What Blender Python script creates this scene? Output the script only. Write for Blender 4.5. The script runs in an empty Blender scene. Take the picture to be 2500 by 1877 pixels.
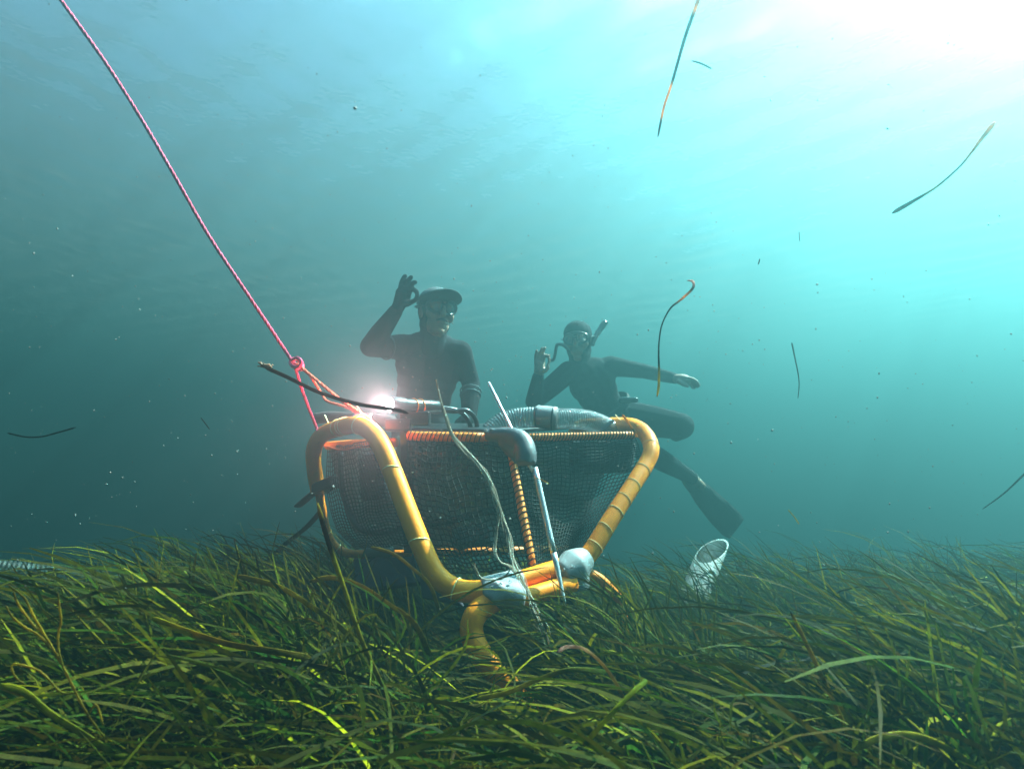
import bpy, bmesh, math, random
import numpy as np
from mathutils import Vector, Matrix

random.seed(7)
rng = np.random.default_rng(11)
R = math.radians
scene = bpy.context.scene
COL = scene.collection

# ------------------------------------------------------------------ camera
CAM = Vector((0.0, 0.0, 0.80))
PITCH = R(8.0)
FPX = 1490.0                       # focal length in pixels of a 2500 px wide frame
cam_d = bpy.data.cameras.new("camera")
cam_d.sensor_width = 36.0
cam_d.lens = 36.0 * FPX / 2500.0
cam_d.clip_start = 0.02
cam_d.clip_end = 300.0
cam_d.dof.use_dof = True
cam_d.dof.focus_distance = 1.9
cam_d.dof.aperture_fstop = 6.3
cam = bpy.data.objects.new("camera", cam_d)
COL.objects.link(cam)
cam.location = CAM
cam.rotation_euler = (R(90) + PITCH, 0, 0)
scene.camera = cam
FWD = Vector((0, math.cos(PITCH), math.sin(PITCH)))
UPV = Vector((0, -math.sin(PITCH), math.cos(PITCH)))


def P(x, y, d):
    """place seen at pixel (x, y) of the 2500 x 1877 photo, d metres away"""
    return CAM + d * (FWD + Vector((1, 0, 0)) * ((x - 1250.0) / FPX) + UPV * ((938.5 - y) / FPX))


# ------------------------------------------------------------------ light
SUN_EL = R(51)
SUN_AZ = R(60)
world = bpy.data.worlds.new("World")
scene.world = world
world.use_nodes = True
wn = world.node_tree
bg = wn.nodes["Background"]
sky = wn.nodes.new("ShaderNodeTexSky")
sky.sky_type = 'NISHITA'
sky.sun_disc = False
sky.sun_elevation = SUN_EL
sky.sun_rotation = SUN_AZ
wn.links.new(sky.outputs[0], bg.inputs[0])
WORLD_S = 0.05
bg.inputs[1].default_value = WORLD_S
sun_d = bpy.data.lights.new("sun", 'SUN')
SUN_E = 5.0
sun_d.energy = SUN_E
sun_d.angle = R(0.5)
sun_d.color = (1.0, 0.95, 0.88)
sun = bpy.data.objects.new("sun", sun_d)
COL.objects.link(sun)
SDIR = Vector((math.sin(SUN_AZ) * math.cos(SUN_EL), math.cos(SUN_AZ) * math.cos(SUN_EL), math.sin(SUN_EL)))
sun.rotation_euler = SDIR.to_track_quat('Z', 'Y').to_euler()
sun.location = SDIR * 30

scene.view_settings.view_transform = 'Standard'
scene.view_settings.look = 'None'
scene.view_settings.gamma = 1.0
scene.view_settings.exposure = 4.1
cy = scene.cycles
cy.use_denoising = True
cy.max_bounces = 8
cy.diffuse_bounces = 3
cy.glossy_bounces = 3
cy.transmission_bounces = 4
cy.volume_bounces = 0
cy.transparent_max_bounces = 16
cy.caustics_reflective = False
cy.caustics_refractive = False
cy.sample_clamp_indirect = 6.0
cy.sample_clamp_direct = 0.0

HAZE_DENSITY = 0.295
HAZE_COLOR = (0.140, 0.385, 0.425)
HAZE_ABSORB = (0.0, 0.12, 0.12)
HAZE_G = 0.86
SURFACE_Z = 3.8
SURF_IOR = 1.15
SURF_COL = (0.48, 0.42, 0.43, 1)
WAVE_K = 0.55
SURF_ROUGH = 0.5


# ------------------------------------------------------------------ helpers
def tag(o, label=None, cat=None, group=None, kind=None):
    if label: o["label"] = label
    if cat: o["category"] = cat
    if group: o["group"] = group
    if kind: o["kind"] = kind
    return o


def empty(name, loc, label=None, cat=None, group=None):
    o = bpy.data.objects.new(name, None)
    o.empty_display_size = 0.05
    COL.objects.link(o)
    o.location = loc
    return tag(o, label, cat, group)


def link(name, me, mats, parent=None, smooth=True):
    o = bpy.data.objects.new(name, me)
    COL.objects.link(o)
    for m in (mats if isinstance(mats, (list, tuple)) else [mats]):
        if m: me.materials.append(m)
    if smooth and len(me.polygons):
        me.polygons.foreach_set("use_smooth", [True] * len(me.polygons))
    if parent is not None:
        o.parent = parent
        o.matrix_parent_inverse = Matrix.Translation(-Vector(parent.location))
    return o


class MB:
    """collects shapes, builds ONE mesh object"""
    def __init__(s):
        s.v, s.f, s.c = [], [], []

    def add(s, v, f, c=None):
        b = len(s.v)
        s.v += [tuple(p) for p in v]
        s.f += [tuple(b + i for i in q) for q in f]
        s.c += (c if c else [(1, 1, 1, 1)] * len(v))
        return s

    def tube(s, pts, rad, n=14, caps=True, closed=False, flat=None, twist=None, ref=None, cols=None):
        pts = [Vector(p) for p in pts]
        k = len(pts)
        rad = [rad] * k if not hasattr(rad, '__len__') else list(rad)
        T = []
        for i in range(k):
            a = pts[(i - 1) % k] if (closed or i) else pts[0]
            b = pts[(i + 1) % k] if (closed or i < k - 1) else pts[-1]
            t = (b - a)
            T.append(t.normalized() if t.length > 1e-9 else Vector((0, 0, 1)))
        if ref is None:
            ref = Vector((0, 0, 1)) if abs(T[0].z) < 0.9 else Vector((1, 0, 0))
        nrm = (ref - T[0] * ref.dot(T[0])).normalized()
        v, f, c = [], [], []
        for i in range(k):
            nrm = (nrm - T[i] * nrm.dot(T[i]))
            nrm = nrm.normalized() if nrm.length > 1e-6 else T[i].orthogonal().normalized()
            bi = T[i].cross(nrm)
            tw = twist[i] if twist else 0.0
            for j in range(n):
                a = 2 * math.pi * j / n
                x, y = math.cos(a) * rad[i], math.sin(a) * rad[i]
                if flat: x *= flat
                if tw:
                    x, y = x * math.cos(tw) - y * math.sin(tw), x * math.sin(tw) + y * math.cos(tw)
                v.append(pts[i] + nrm * x + bi * y)
                c.append(cols[i] if cols else (1, 1, 1, 1))
        m = k if closed else k - 1
        for i in range(m):
            i2 = (i + 1) % k
            for j in range(n):
                j2 = (j + 1) % n
                f.append((i * n + j, i * n + j2, i2 * n + j2, i2 * n + j))
        if caps and not closed:
            f.append(tuple(range(n - 1, -1, -1)))
            f.append(tuple((k - 1) * n + j for j in range(n)))
        return s.add(v, f, c)

    def capsule(s, a, b, ra, rb, n=12, h=5):
        a, b = Vector(a), Vector(b)
        ax = b - a
        L = ax.length
        t = ax.normalized() if L > 1e-9 else Vector((0, 0, 1))
        pts, rad = [], []
        for i in range(h + 1):
            q = math.pi / 2 * i / h
            pts.append(a - t * ra * math.cos(q) * 0.999); rad.append(max(ra * math.sin(q), 1e-4))
        for i in range(h + 1):
            q = math.pi / 2 * i / h
            pts.append(b + t * rb * math.sin(q)); rad.append(max(rb * math.cos(q), 1e-4))
        return s.tube(pts, rad, n)

    def ball(s, c, r, axes=None, n=14, m=9):
        c = Vector(c)
        r = (r, r, r) if not hasattr(r, '__len__') else r
        X, Y, Z = axes if axes else (Vector((1, 0, 0)), Vector((0, 1, 0)), Vector((0, 0, 1)))
        v, f = [c + Z * r[2]], []
        for i in range(1, m):
            p = math.pi * i / m
            for j in range(n):
                a = 2 * math.pi * j / n
                v.append(c + X * (r[0] * math.sin(p) * math.cos(a)) + Y * (r[1] * math.sin(p) * math.sin(a)) + Z * (r[2] * math.cos(p)))
        v.append(c - Z * r[2])
        for j in range(n):
            f.append((0, 1 + j, 1 + (j + 1) % n))
            e = 1 + (m - 2) * n
            f.append((len(v) - 1, e + (j + 1) % n, e + j))
        for i in range(m - 2):
            for j in range(n):
                a = 1 + i * n
                f.append((a + j, a + n + j, a + n + (j + 1) % n, a + (j + 1) % n))
        return s.add(v, f)

    def box(s, c, axes, half):
        c = Vector(c)
        v = []
        for sx in (-1, 1):
            for sy in (-1, 1):
                for sz in (-1, 1):
                    v.append(c + axes[0] * half[0] * sx + axes[1] * half[1] * sy + axes[2] * half[2] * sz)
        return s.add(v, [(0, 1, 3, 2), (4, 6, 7, 5), (0, 4, 5, 1), (2, 3, 7, 6), (0, 2, 6, 4), (1, 5, 7, 3)])

    def hexa(s, p):      # eight corners: four of the near face then four of the far face
        return s.add(p, [(0, 1, 2, 3), (7, 6, 5, 4), (0, 4, 5, 1), (1, 5, 6, 2), (2, 6, 7, 3), (3, 7, 4, 0)])

    def mesh(s, name):
        me = bpy.data.meshes.new(name)
        me.from_pydata(s.v, [], s.f)
        ca = me.color_attributes.new("tint", 'FLOAT_COLOR', 'POINT')
        ca.data.foreach_set("color", np.array(s.c, dtype=np.float32).ravel())
        bm = bmesh.new(); bm.from_mesh(me)
        bmesh.ops.recalc_face_normals(bm, faces=bm.faces)
        bm.to_mesh(me); bm.free()
        return me

    def build(s, name, mats, parent=None, smooth=True, bevel=0.0, voxel=0.0, iters=4):
        me = s.mesh(name)
        if voxel or bevel:
            tmp = bpy.data.objects.new("tmp", me)
            COL.objects.link(tmp)
            if voxel:
                mo = tmp.modifiers.new("r", 'REMESH'); mo.mode = 'VOXEL'; mo.voxel_size = voxel
                sm = tmp.modifiers.new("s", 'SMOOTH'); sm.factor = 0.5; sm.iterations = iters
            else:
                mo = tmp.modifiers.new("b", 'BEVEL'); mo.width = bevel; mo.segments = 3; mo.limit_method = 'ANGLE'
            dg = bpy.context.evaluated_depsgraph_get()
            me2 = bpy.data.meshes.new_from_object(tmp.evaluated_get(dg))
            bpy.data.objects.remove(tmp); bpy.data.meshes.remove(me)
            me = me2; me.name = name
        return link(name, me, mats, parent, smooth)


def spl(pts, n):
    """Catmull-Rom through points, n samples per span"""
    q = [Vector(p) for p in pts]
    q = [q[0] * 2 - q[1]] + q + [q[-1] * 2 - q[-2]]
    out = []
    for i in range(1, len(q) - 2):
        for k in range(n):
            t = k / n
            a, b, c, d = q[i - 1], q[i], q[i + 1], q[i + 2]
            out.append(0.5 * ((2 * b) + (c - a) * t + (2 * a - 5 * b + 4 * c - d) * t * t + (3 * b - a - 3 * c + d) * t ** 3))
    out.append(q[-2])
    return out


def px(lst):
    return [P(*p) for p in lst]


def resample(pts, n):
    L = [0.0]
    for a, b in zip(pts, pts[1:]): L.append(L[-1] + (b - a).length)
    out, j = [], 0
    for i in range(n):
        s = L[-1] * i / (n - 1)
        while j < len(pts) - 2 and L[j + 1] < s: j += 1
        t = (s - L[j]) / max(L[j + 1] - L[j], 1e-9)
        out.append(pts[j].lerp(pts[j + 1], min(t, 1)))
    return out


def lerp_stops(stops, t):
    for (a, ca), (b, cb) in zip(stops, stops[1:]):
        if t <= b:
            k = (t - a) / max(b - a, 1e-9)
            return tuple(ca[i] + (cb[i] - ca[i]) * k for i in range(3)) + (1,)
    return tuple(stops[-1][1]) + (1,)


# ------------------------------------------------------------------ materials
def mat(name, col, rough=0.5, metal=0.0, var=0.12, scale=30.0, bump=0.0, bscale=200.0, spec=0.5, col2=None):
    m = bpy.data.materials.new(name)
    m.use_nodes = True
    nt = m.node_tree
    b = nt.nodes["Principled BSDF"]
    tc = nt.nodes.new("ShaderNodeTexCoord")
    nz = nt.nodes.new("ShaderNodeTexNoise")
    nz.inputs["Scale"].default_value = scale
    nz.inputs["Detail"].default_value = 5
    nt.links.new(tc.outputs["Object"], nz.inputs["Vector"])
    rp = nt.nodes.new("ShaderNodeValToRGB")
    c2 = col2 if col2 else tuple(max(0, c * (1 - 2.2 * var)) for c in col)
    rp.color_ramp.elements[0].position = 0.32; rp.color_ramp.elements[0].color = tuple(c2) + (1,)
    rp.color_ramp.elements[1].position = 0.62; rp.color_ramp.elements[1].color = tuple(col) + (1,)
    nt.links.new(nz.outputs[0], rp.inputs[0])
    nt.links.new(rp.outputs[0], b.inputs["Base Color"])
    b.inputs["Roughness"].default_value = rough
    b.inputs["Metallic"].default_value = metal
    b.inputs["Specular IOR Level"].default_value = spec
    if bump:
        n2 = nt.nodes.new("ShaderNodeTexNoise"); n2.inputs["Scale"].default_value = bscale
        nt.links.new(tc.outputs["Object"], n2.inputs["Vector"])
        bp = nt.nodes.new("ShaderNodeBump"); bp.inputs["Strength"].default_value = bump; bp.inputs["Distance"].default_value = 0.004
        nt.links.new(n2.outputs[0], bp.inputs["Height"])
        nt.links.new(bp.outputs[0], b.inputs["Normal"])
    return m


def leaf_mat(name, trans=0.45, rough=0.6):
    m = bpy.data.materials.new(name)
    m.use_nodes = True
    nt = m.node_tree
    b = nt.nodes["Principled BSDF"]
    at = nt.nodes.new("ShaderNodeAttribute"); at.attribute_name = "tint"
    tc = nt.nodes.new("ShaderNodeTexCoord")
    nz = nt.nodes.new("ShaderNodeTexNoise"); nz.inputs["Scale"].default_value = 60; nz.inputs["Detail"].default_value = 4
    nt.links.new(tc.outputs["Object"], nz.inputs["Vector"])
    mr = nt.nodes.new("ShaderNodeMapRange"); mr.inputs[1].default_value = 0.3; mr.inputs[2].default_value = 0.7
    mr.inputs[3].default_value = 0.6; mr.inputs[4].default_value = 1.3
    nt.links.new(nz.outputs[0], mr.inputs[0])
    mu = nt.nodes.new("ShaderNodeMix"); mu.data_type = 'RGBA'; mu.blend_type = 'MULTIPLY'; mu.inputs[0].default_value = 1
    nt.links.new(at.outputs["Color"], mu.inputs[6]); nt.links.new(mr.outputs[0], mu.inputs[7])
    nt.links.new(mu.outputs[2], b.inputs["Base Color"])
    b.inputs["Roughness"].default_value = rough
    b.inputs["Specular IOR Level"].default_value = 0.03
    tr = nt.nodes.new("ShaderNodeBsdfTranslucent"); nt.links.new(mu.outputs[2], tr.inputs[0])
    mx = nt.nodes.new("ShaderNodeMixShader"); mx.inputs[0].default_value = trans
    nt.links.new(b.outputs[0], mx.inputs[1]); nt.links.new(tr.outputs[0], mx.inputs[2])
    nt.links.new(mx.outputs[0], nt.nodes["Material Output"].inputs[0])
    return m


def clear_mat(name, col, clear, rough=0.2):
    m = bpy.data.materials.new(name)
    m.use_nodes = True
    nt = m.node_tree
    b = nt.nodes["Principled BSDF"]
    tc = nt.nodes.new("ShaderNodeTexCoord")
    nz = nt.nodes.new("ShaderNodeTexNoise"); nz.inputs["Scale"].default_value = 25; nz.inputs["Detail"].default_value = 4
    nt.links.new(tc.outputs["Object"], nz.inputs["Vector"])
    mr = nt.nodes.new("ShaderNodeMapRange"); mr.inputs[1].default_value = 0.3; mr.inputs[2].default_value = 0.7
    mr.inputs[3].default_value = 1 - clear * 0.75; mr.inputs[4].default_value = 1 - min(1, clear * 1.2)
    nt.links.new(nz.outputs[0], mr.inputs[0])
    b.inputs["Base Color"].default_value = tuple(col) + (1,)
    b.inputs["Roughness"].default_value = rough
    tr = nt.nodes.new("ShaderNodeBsdfTransparent"); tr.inputs[0].default_value = (0.95, 0.97, 0.97, 1)
    mx = nt.nodes.new("ShaderNodeMixShader")
    nt.links.new(mr.outputs[0], mx.inputs[0])
    nt.links.new(tr.outputs[0], mx.inputs[1]); nt.links.new(b.outputs[0], mx.inputs[2])
    nt.links.new(mx.outputs[0], nt.nodes["Material Output"].inputs[0])
    return m


M_ORANGE = mat("orange_plastic", (0.97, 0.26, 0.001), 0.5, var=0.035, scale=9, bump=0.08, bscale=90, spec=0.25)
M_ORANGE2 = mat("worn_orange", (0.9, 0.23, 0.003), 0.55, var=0.10, scale=40, bump=0.1)
M_TIE = mat("cream_tie", (0.97, 0.78, 0.36), 0.5, var=0.01)
M_GREY = mat("grey_plastic", (0.26, 0.26, 0.265), 0.6, var=0.03, scale=14)
M_DGREY = mat("dark_grey_plastic", (0.07, 0.075, 0.085), 0.55, var=0.06, scale=20)
M_BLACK = mat("black_plastic", (0.012, 0.013, 0.015), 0.28, var=0.2, bump=0.05)
M_STRAP = mat("black_webbing", (0.015, 0.016, 0.018), 0.8, var=0.2, bump=0.2)
M_NET = mat("net_cord", (0.006, 0.008, 0.007), 0.7, var=0.2, scale=60, spec=0.15)
M_METAL = mat("steel", (0.72, 0.74, 0.76), 0.25, 1.0, var=0.08, scale=40)
M_ALU = mat("aluminium_rod", (0.62, 0.65, 0.67), 0.35, 0.6, var=0.06, scale=25)
M_ROPE = mat("pink_rope", (0.75, 0.04, 0.15), 0.7, var=0.15, scale=300, bump=0.5, bscale=500)
M_ROPE_O = mat("orange_rope", (0.75, 0.12, 0.04), 0.7, var=0.15, scale=300, bump=0.5, bscale=500)
M_SUIT = mat("neoprene", (0.005, 0.009, 0.013), 0.9, var=0.3, scale=9, bump=0.8, bscale=16, spec=0.12)
M_SUIT2 = mat("rash_vest", (0.035, 0.09, 0.11), 0.7, var=0.2, scale=20, bump=0.2, bscale=50)
M_SKIN = mat("skin", (0.36, 0.22, 0.16), 0.5, var=0.08, scale=30)
M_CAP = mat("cap_cloth", (0.055, 0.075, 0.085), 0.8, var=0.1, bump=0.1)
M_HAIR = mat("hair", (0.02, 0.016, 0.012), 0.6, bump=0.4)
M_FIN = mat("fin_rubber", (0.02, 0.028, 0.03), 0.5, var=0.2)
M_PVC = mat("white_pvc", (0.15, 0.155, 0.145), 0.6, var=0.06, scale=5)
M_NAVY = mat("navy_fabric", (0.006, 0.008, 0.022), 0.8, var=0.2)
M_LEAF = leaf_mat("seagrass_leaf", 0.38)
M_DRIFT = leaf_mat("drifting_leaf", 0.55)
M_HOSE = clear_mat("clear_hose", (0.36, 0.38, 0.39), 0.50, 0.12)
M_HOSE2 = clear_mat("dull_hose", (0.07, 0.085, 0.075), 0.60, 0.5)
M_ALGA = clear_mat("pale_alga", (0.34, 0.30, 0.22), 0.55, 0.6)
M_GLASS = clear_mat("mask_glass", (0.5, 0.55, 0.58), 0.75, 0.05)
M_SNOW = mat("marine_snow", (0.17, 0.175, 0.16), 0.6, var=0.3, scale=2)

# ------------------------------------------------------------------ setting
# seabed: one sheet with gentle mounds
def terrain(x, y):
    z = 0.05 * np.sin(x * 1.3 + 0.6) * np.cos(y * 1.1 + 0.4) + 0.03 * np.sin(x * 2.7 - y * 1.9 + 1.0)
    z = z + 0.05 * np.exp(-((x - 0.05) / 0.75) ** 2 - ((y - 1.35) / 0.45) ** 2)
    z = z + 0.20 * np.exp(-((x - 0.36) / 0.20) ** 2 - ((y - 1.60) / 0.25) ** 2)
    z = z + 0.08 * np.exp(-((x + 0.50) / 0.30) ** 2 - ((y - 1.60) / 0.35) ** 2)
    z = z + 0.09 * np.exp(-((x - 0.75) / 0.5) ** 2 - ((y - 2.5) / 0.4) ** 2)
    z = z - 0.10 * np.exp(-((x - 1.1) / 0.5) ** 2 - ((y - 1.75) / 0.35) ** 2)
    # the meadow stands on a low bank that drops away behind and to the left
    t = np.clip((y - 2.5 + 0.25 * np.sin(x * 1.7)) / 3.6, 0, 1)
    z = z + 0.045 * np.sin(x * 4.1 + 1.2 * np.sin(y * 2.3)) * np.sin(y * 3.7 + x)
    z = z - 0.95 * t * t * (3 - 2 * t)
    t = np.clip((-x - 0.5) / 2.0, 0, 1)
    return z - 0.17 * t * t * (3 - 2 * t)


def grid_sheet(name, xs, ys, zf, m, kind):
    X, Y = np.meshgrid(xs, ys)
    Z = zf(X, Y)
    nx, ny = len(xs), len(ys)
    v = np.stack([X, Y, Z], -1).reshape(-1, 3)
    i = np.arange((ny - 1) * nx).reshape(ny - 1, nx)[:, :-1].ravel()
    f = np.stack([i, i + 1, i + 1 + nx, i + nx], -1)
    me = bpy.data.meshes.new(name)
    me.vertices.add(len(v)); me.vertices.foreach_set("co", v.astype(np.float32).ravel())
    me.loops.add(f.size); me.loops.foreach_set("vertex_index", f.astype(np.int32).ravel())
    me.polygons.add(len(f)); me.polygons.foreach_set("loop_start", (np.arange(len(f)) * 4).astype(np.int32))
    me.update(calc_edges=True)
    o = link(name, me, m)
    o["kind"] = kind
    return o


M_BED = mat("silt", (0.018, 0.016, 0.010), 0.9, var=0.3, scale=6, bump=0.6, bscale=40)
grid_sheet("seabed", np.linspace(-22, 22, 150), np.linspace(-12, 32, 150), terrain, M_BED, "structure")

# the rippled underside of the sea surface
mw = bpy.data.materials.new("sea_surface")
mw.use_nodes = True
nt = mw.node_tree
for n in list(nt.nodes):
    if n.type == 'BSDF_PRINCIPLED': nt.nodes.remove(n)
gl = nt.nodes.new("ShaderNodeBsdfGlass"); gl.inputs["IOR"].default_value = SURF_IOR; gl.inputs["Roughness"].default_value = SURF_ROUGH; gl.inputs["Color"].default_value = SURF_COL
tr = nt.nodes.new("ShaderNodeBsdfTransparent")
tcw = nt.nodes.new("ShaderNodeTexCoord")
nzw = nt.nodes.new("ShaderNodeTexNoise"); nzw.inputs["Scale"].default_value = 2.2; nzw.inputs["Detail"].default_value = 3
nt.links.new(tcw.outputs["Object"], nzw.inputs["Vector"])
bpw = nt.nodes.new("ShaderNodeBump"); bpw.inputs["Strength"].default_value = 0.25; bpw.inputs["Distance"].default_value = 0.1
nt.links.new(nzw.outputs[0], bpw.inputs["Height"]); nt.links.new(bpw.outputs[0], gl.inputs["Normal"])
# beyond the critical angle the surface only mirrors the water below; steeper light passes
lw = nt.nodes.new("ShaderNodeLayerWeight"); lw.inputs[0].default_value = 0.5
mrw = nt.nodes.new("ShaderNodeMapRange"); mrw.inputs[1].default_value = 0.27; mrw.inputs[2].default_value = 0.36
mrw.inputs[3].default_value = 0.15; mrw.inputs[4].default_value = 1.0
nt.links.new(lw.outputs["Facing"], mrw.inputs[0])
mxw = nt.nodes.new("ShaderNodeMixShader")
nt.links.new(mrw.outputs[0], mxw.inputs[0])
nt.links.new(tr.outputs[0], mxw.inputs[1]); nt.links.new(gl.outputs[0], mxw.inputs[2])
nt.links.new(mxw.outputs[0], nt.nodes["Material Output"].inputs[0])


def waves(x, y):
    z = np.zeros_like(x)
    r2 = np.random.default_rng(3)
    for i in range(20):
        lam = r2.uniform(0.22, 0.75)
        a = r2.normal(0.9, 0.55)
        k = 2 * math.pi / lam
        z += 0.010 * WAVE_K * lam ** 1.1 * np.sin(k * (x * math.cos(a) + y * math.sin(a)) + r2.uniform(0, 6.28))
    return SURFACE_Z + z


grid_sheet("water_surface", np.linspace(-22, 22, 640), np.linspace(-12, 32, 640), waves, mw, "structure")

# the turbid water
hz = MB().box((0, 10, 1.05), (Vector((1, 0, 0)), Vector((0, 1, 0)), Vector((0, 0, 1))), (23.5, 23.5, 3.35))
m_hz = bpy.data.materials.new("haze")
m_hz.use_nodes = True
nt = m_hz.node_tree
for n in list(nt.nodes):
    if n.type == 'BSDF_PRINCIPLED': nt.nodes.remove(n)
pv = nt.nodes.new("ShaderNodeVolumePrincipled")
pv.inputs["Color"].default_value = HAZE_COLOR + (1,)
pv.inputs["Absorption Color"].default_value = HAZE_ABSORB + (1,)
pv.inputs["Density"].default_value = HAZE_DENSITY
pv.inputs["Anisotropy"].default_value = HAZE_G
nt.links.new(pv.outputs[0], nt.nodes["Material Output"].inputs["Volume"])
hz_o = hz.build("haze", m_hz, smooth=False)
hz_o["kind"] = "stuff"
hz_o.display_type = 'WIRE'

# ------------------------------------------------------------------ seagrass meadow (nobody could count it)
GRASS_K = 0.22
G_GREEN = np.array([[0.014, 0.095, 0.004], [0.036, 0.125, 0.004], [0.110, 0.150, 0.004], [0.560, 0.500, 0.006], [0.200, 0.100, 0.012], [0.012, 0.030, 0.004]])
G_PROB = np.array([0.25, 0.21, 0.17, 0.16, 0.05, 0.16])


def meadow(cx, cy, nb, K, lmin, lmax, wmin, wmax, spread, r):
    M = len(cx)
    N = M * nb
    ci = np.repeat(np.arange(M), nb)
    keep = ~((np.abs(cx + 0.03) < 0.13) & (cy > 1.02) & (cy < 1.66) & (r.random(M) < 0.95))
    cx, cy = cx[keep], cy[keep]
    M = len(cx); N = M * nb; ci = np.repeat(np.arange(M), nb)
    x = cx[ci] + r.normal(0, spread, N); y = cy[ci] + r.normal(0, spread, N)
    patch = 0.5 + 0.5 * np.sin(cx * 1.7 + 1.3 * np.sin(cy * 1.3)) * np.sin(cy * 2.1 + 0.9 * np.sin(cx * 1.9) + 0.5)
    cl = r.uniform(lmin, lmax, M) * (0.80 + 0.45 * patch)
    Ln = cl[ci] * r.uniform(0.45, 1.15, N)
    chead = math.pi + 0.1 + r.normal(0, 0.50, M) + 0.75 * np.sin(cx * 1.3 + cy * 1.7) * np.sin(cy * 0.9 + 0.3)
    head = chead[ci] + r.normal(0, 0.42, N)
    th0 = np.clip(r.normal(0.25, 0.2, M)[ci] + r.normal(0, 0.16, N), -0.3, 1.0)
    th1 = np.clip(r.normal(1.40, 0.50, M)[ci] + r.normal(0, 0.45, N), 0.2, 2.9)
    pw = r.uniform(0.7, 1.9, N)
    W = r.uniform(wmin, wmax, N)
    tw0 = r.normal(0, 0.7, N); tw1 = r.normal(0, 1.5, N)
    hd = np.stack([np.cos(head), np.sin(head), np.zeros(N)], -1)
    side = np.stack([-np.sin(head), np.cos(head), np.zeros(N)], -1)
    gz = terrain(x, y) - 0.01
    pos = np.stack([x, y, gz], -1)
    root = pos.copy()
    wob = r.normal(0, 0.5, N); wf = r.uniform(3, 6, N)
    P_, D_ = [pos], []
    for k in range(K + 1):
        s = k / K
        th = th0 + th1 * s ** pw
        d = hd * np.sin(th)[:, None] + np.array([0, 0, 1.0]) * np.cos(th)[:, None] + side * (wob * np.sin(s * wf))[:, None]
        d /= np.linalg.norm(d, axis=1)[:, None]
        D_.append(d)
        if k: P_.append(P_[-1] + d * (Ln / K)[:, None])
    top = np.max(np.stack([p[:, 2] for p in P_], 1), 1) - gz
    lim = np.where(y < 1.0, 0.44, 0.39 + 0.17 * np.clip(np.sin(cx * 3.1 + 1.7 * np.sin(cy * 2.0)) * np.sin(cy * 3.3 + 0.8) + 0.2, 0, 1)[ci])
    k_ = np.minimum(1.0, lim / np.maximum(top, 1e-3))[:, None]
    P_ = [root + (p - root) * k_ for p in P_]
    rings = []
    for k in range(K + 1):
        s = k / K
        nr = np.cross(side, D_[k])
        a = tw0 + tw1 * s
        wd = side * np.cos(a)[:, None] + nr * np.sin(a)[:, None]
        prof = (0.55 + 0.45 * min(1, s * 4)) if s < 0.8 else (0.80 if s < 0.99 else 0.22)
        hw = (W * 0.5 * prof)[:, None]
        rings.append(np.stack([P_[k] - wd * hw, P_[k] + wd * hw], 1))
    V = np.stack(rings, 1).reshape(N, -1, 3)
    n2 = (K + 1) * 2
    q = np.arange(K)[:, None] * 2 + np.array([0, 1, 3, 2])[None, :]
    F = (np.arange(N) * n2)[:, None, None] + q[None]
    kind = np.where(r.random(N) < 0.6, r.choice(len(G_GREEN), M, p=G_PROB)[ci], r.choice(len(G_GREEN), N, p=G_PROB))
    base = G_GREEN[kind] * GRASS_K * np.exp(r.normal(-0.12, 0.6, (N, 1)))
    tip = base * 0.45 + 0.5 * GRASS_K * np.array([0.30, 0.22, 0.012]) * r.uniform(0.2, 1.5, (N, 1))
    s = (np.repeat(np.arange(K + 1), 2) / K) ** 2
    C = base[:, None, :] * (1 - s)[None, :, None] + tip[:, None, :] * s[None, :, None]
    C = np.concatenate([C, np.ones((N, n2, 1))], -1)
    return V.reshape(-1, 3), F.reshape(-1, 4), C.reshape(-1, 4)


def scatter(n, y0, y1, r, margin=0.5, k=0.92):
    xs, ys = [], []
    while len(xs) < n:
        y = math.sqrt(r.uniform(y0 ** 2, y1 ** 2)); w = k * y + margin
        xs.append(r.uniform(-w, w)); ys.append(y)
    return np.array(xs), np.array(ys)


parts = []
xa, ya = scatter(1500, 0.50, 1.6, rng, 0.7)
parts.append(meadow(xa, ya, 14, 12, 0.45, 0.95, 0.0038, 0.0088, 0.032, rng))
xa, ya = scatter(2600, 1.5, 3.2, rng, 0.6)
parts.append(meadow(xa, ya, 13, 8, 0.42, 0.78, 0.0035, 0.0068, 0.045, rng))
xa, ya = scatter(3000, 3.1, 6.5, rng, 0.6)
parts.append(meadow(xa, ya, 11, 6, 0.42, 0.75, 0.005, 0.009, 0.07, rng))
xa, ya = scatter(1500, 6.4, 12.0, rng, 0.6)
parts.append(meadow(xa, ya, 8, 5, 0.45, 0.75, 0.010, 0.020, 0.12, rng))
V, F, C, off = [], [], [], 0
for v, f, c in parts:
    V.append(v); F.append(f + off); C.append(c); off += len(v)
V, F, C = np.concatenate(V), np.concatenate(F), np.concatenate(C)
me = bpy.data.meshes.new("seagrass_meadow")
me.vertices.add(len(V)); me.vertices.foreach_set("co", V.astype(np.float32).ravel())
me.loops.add(F.size); me.loops.foreach_set("vertex_index", F.astype(np.int32).ravel())
me.polygons.add(len(F)); me.polygons.foreach_set("loop_start", (np.arange(len(F)) * 4).astype(np.int32))
me.update(calc_edges=True)
ca = me.color_attributes.new("tint", 'FLOAT_COLOR', 'POINT')
ca.data.foreach_set("color", C.astype(np.float32).ravel())
mo = link("seagrass_meadow", me, M_LEAF)
mo["kind"] = "stuff"

# ------------------------------------------------------------------ the sampling cage
cage = empty("sampling_cage", P(1230, 1440, 1.75) * 1.0, "orange tubular cage with black netting and grey corner joints standing in the seagrass", "cage")


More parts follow.
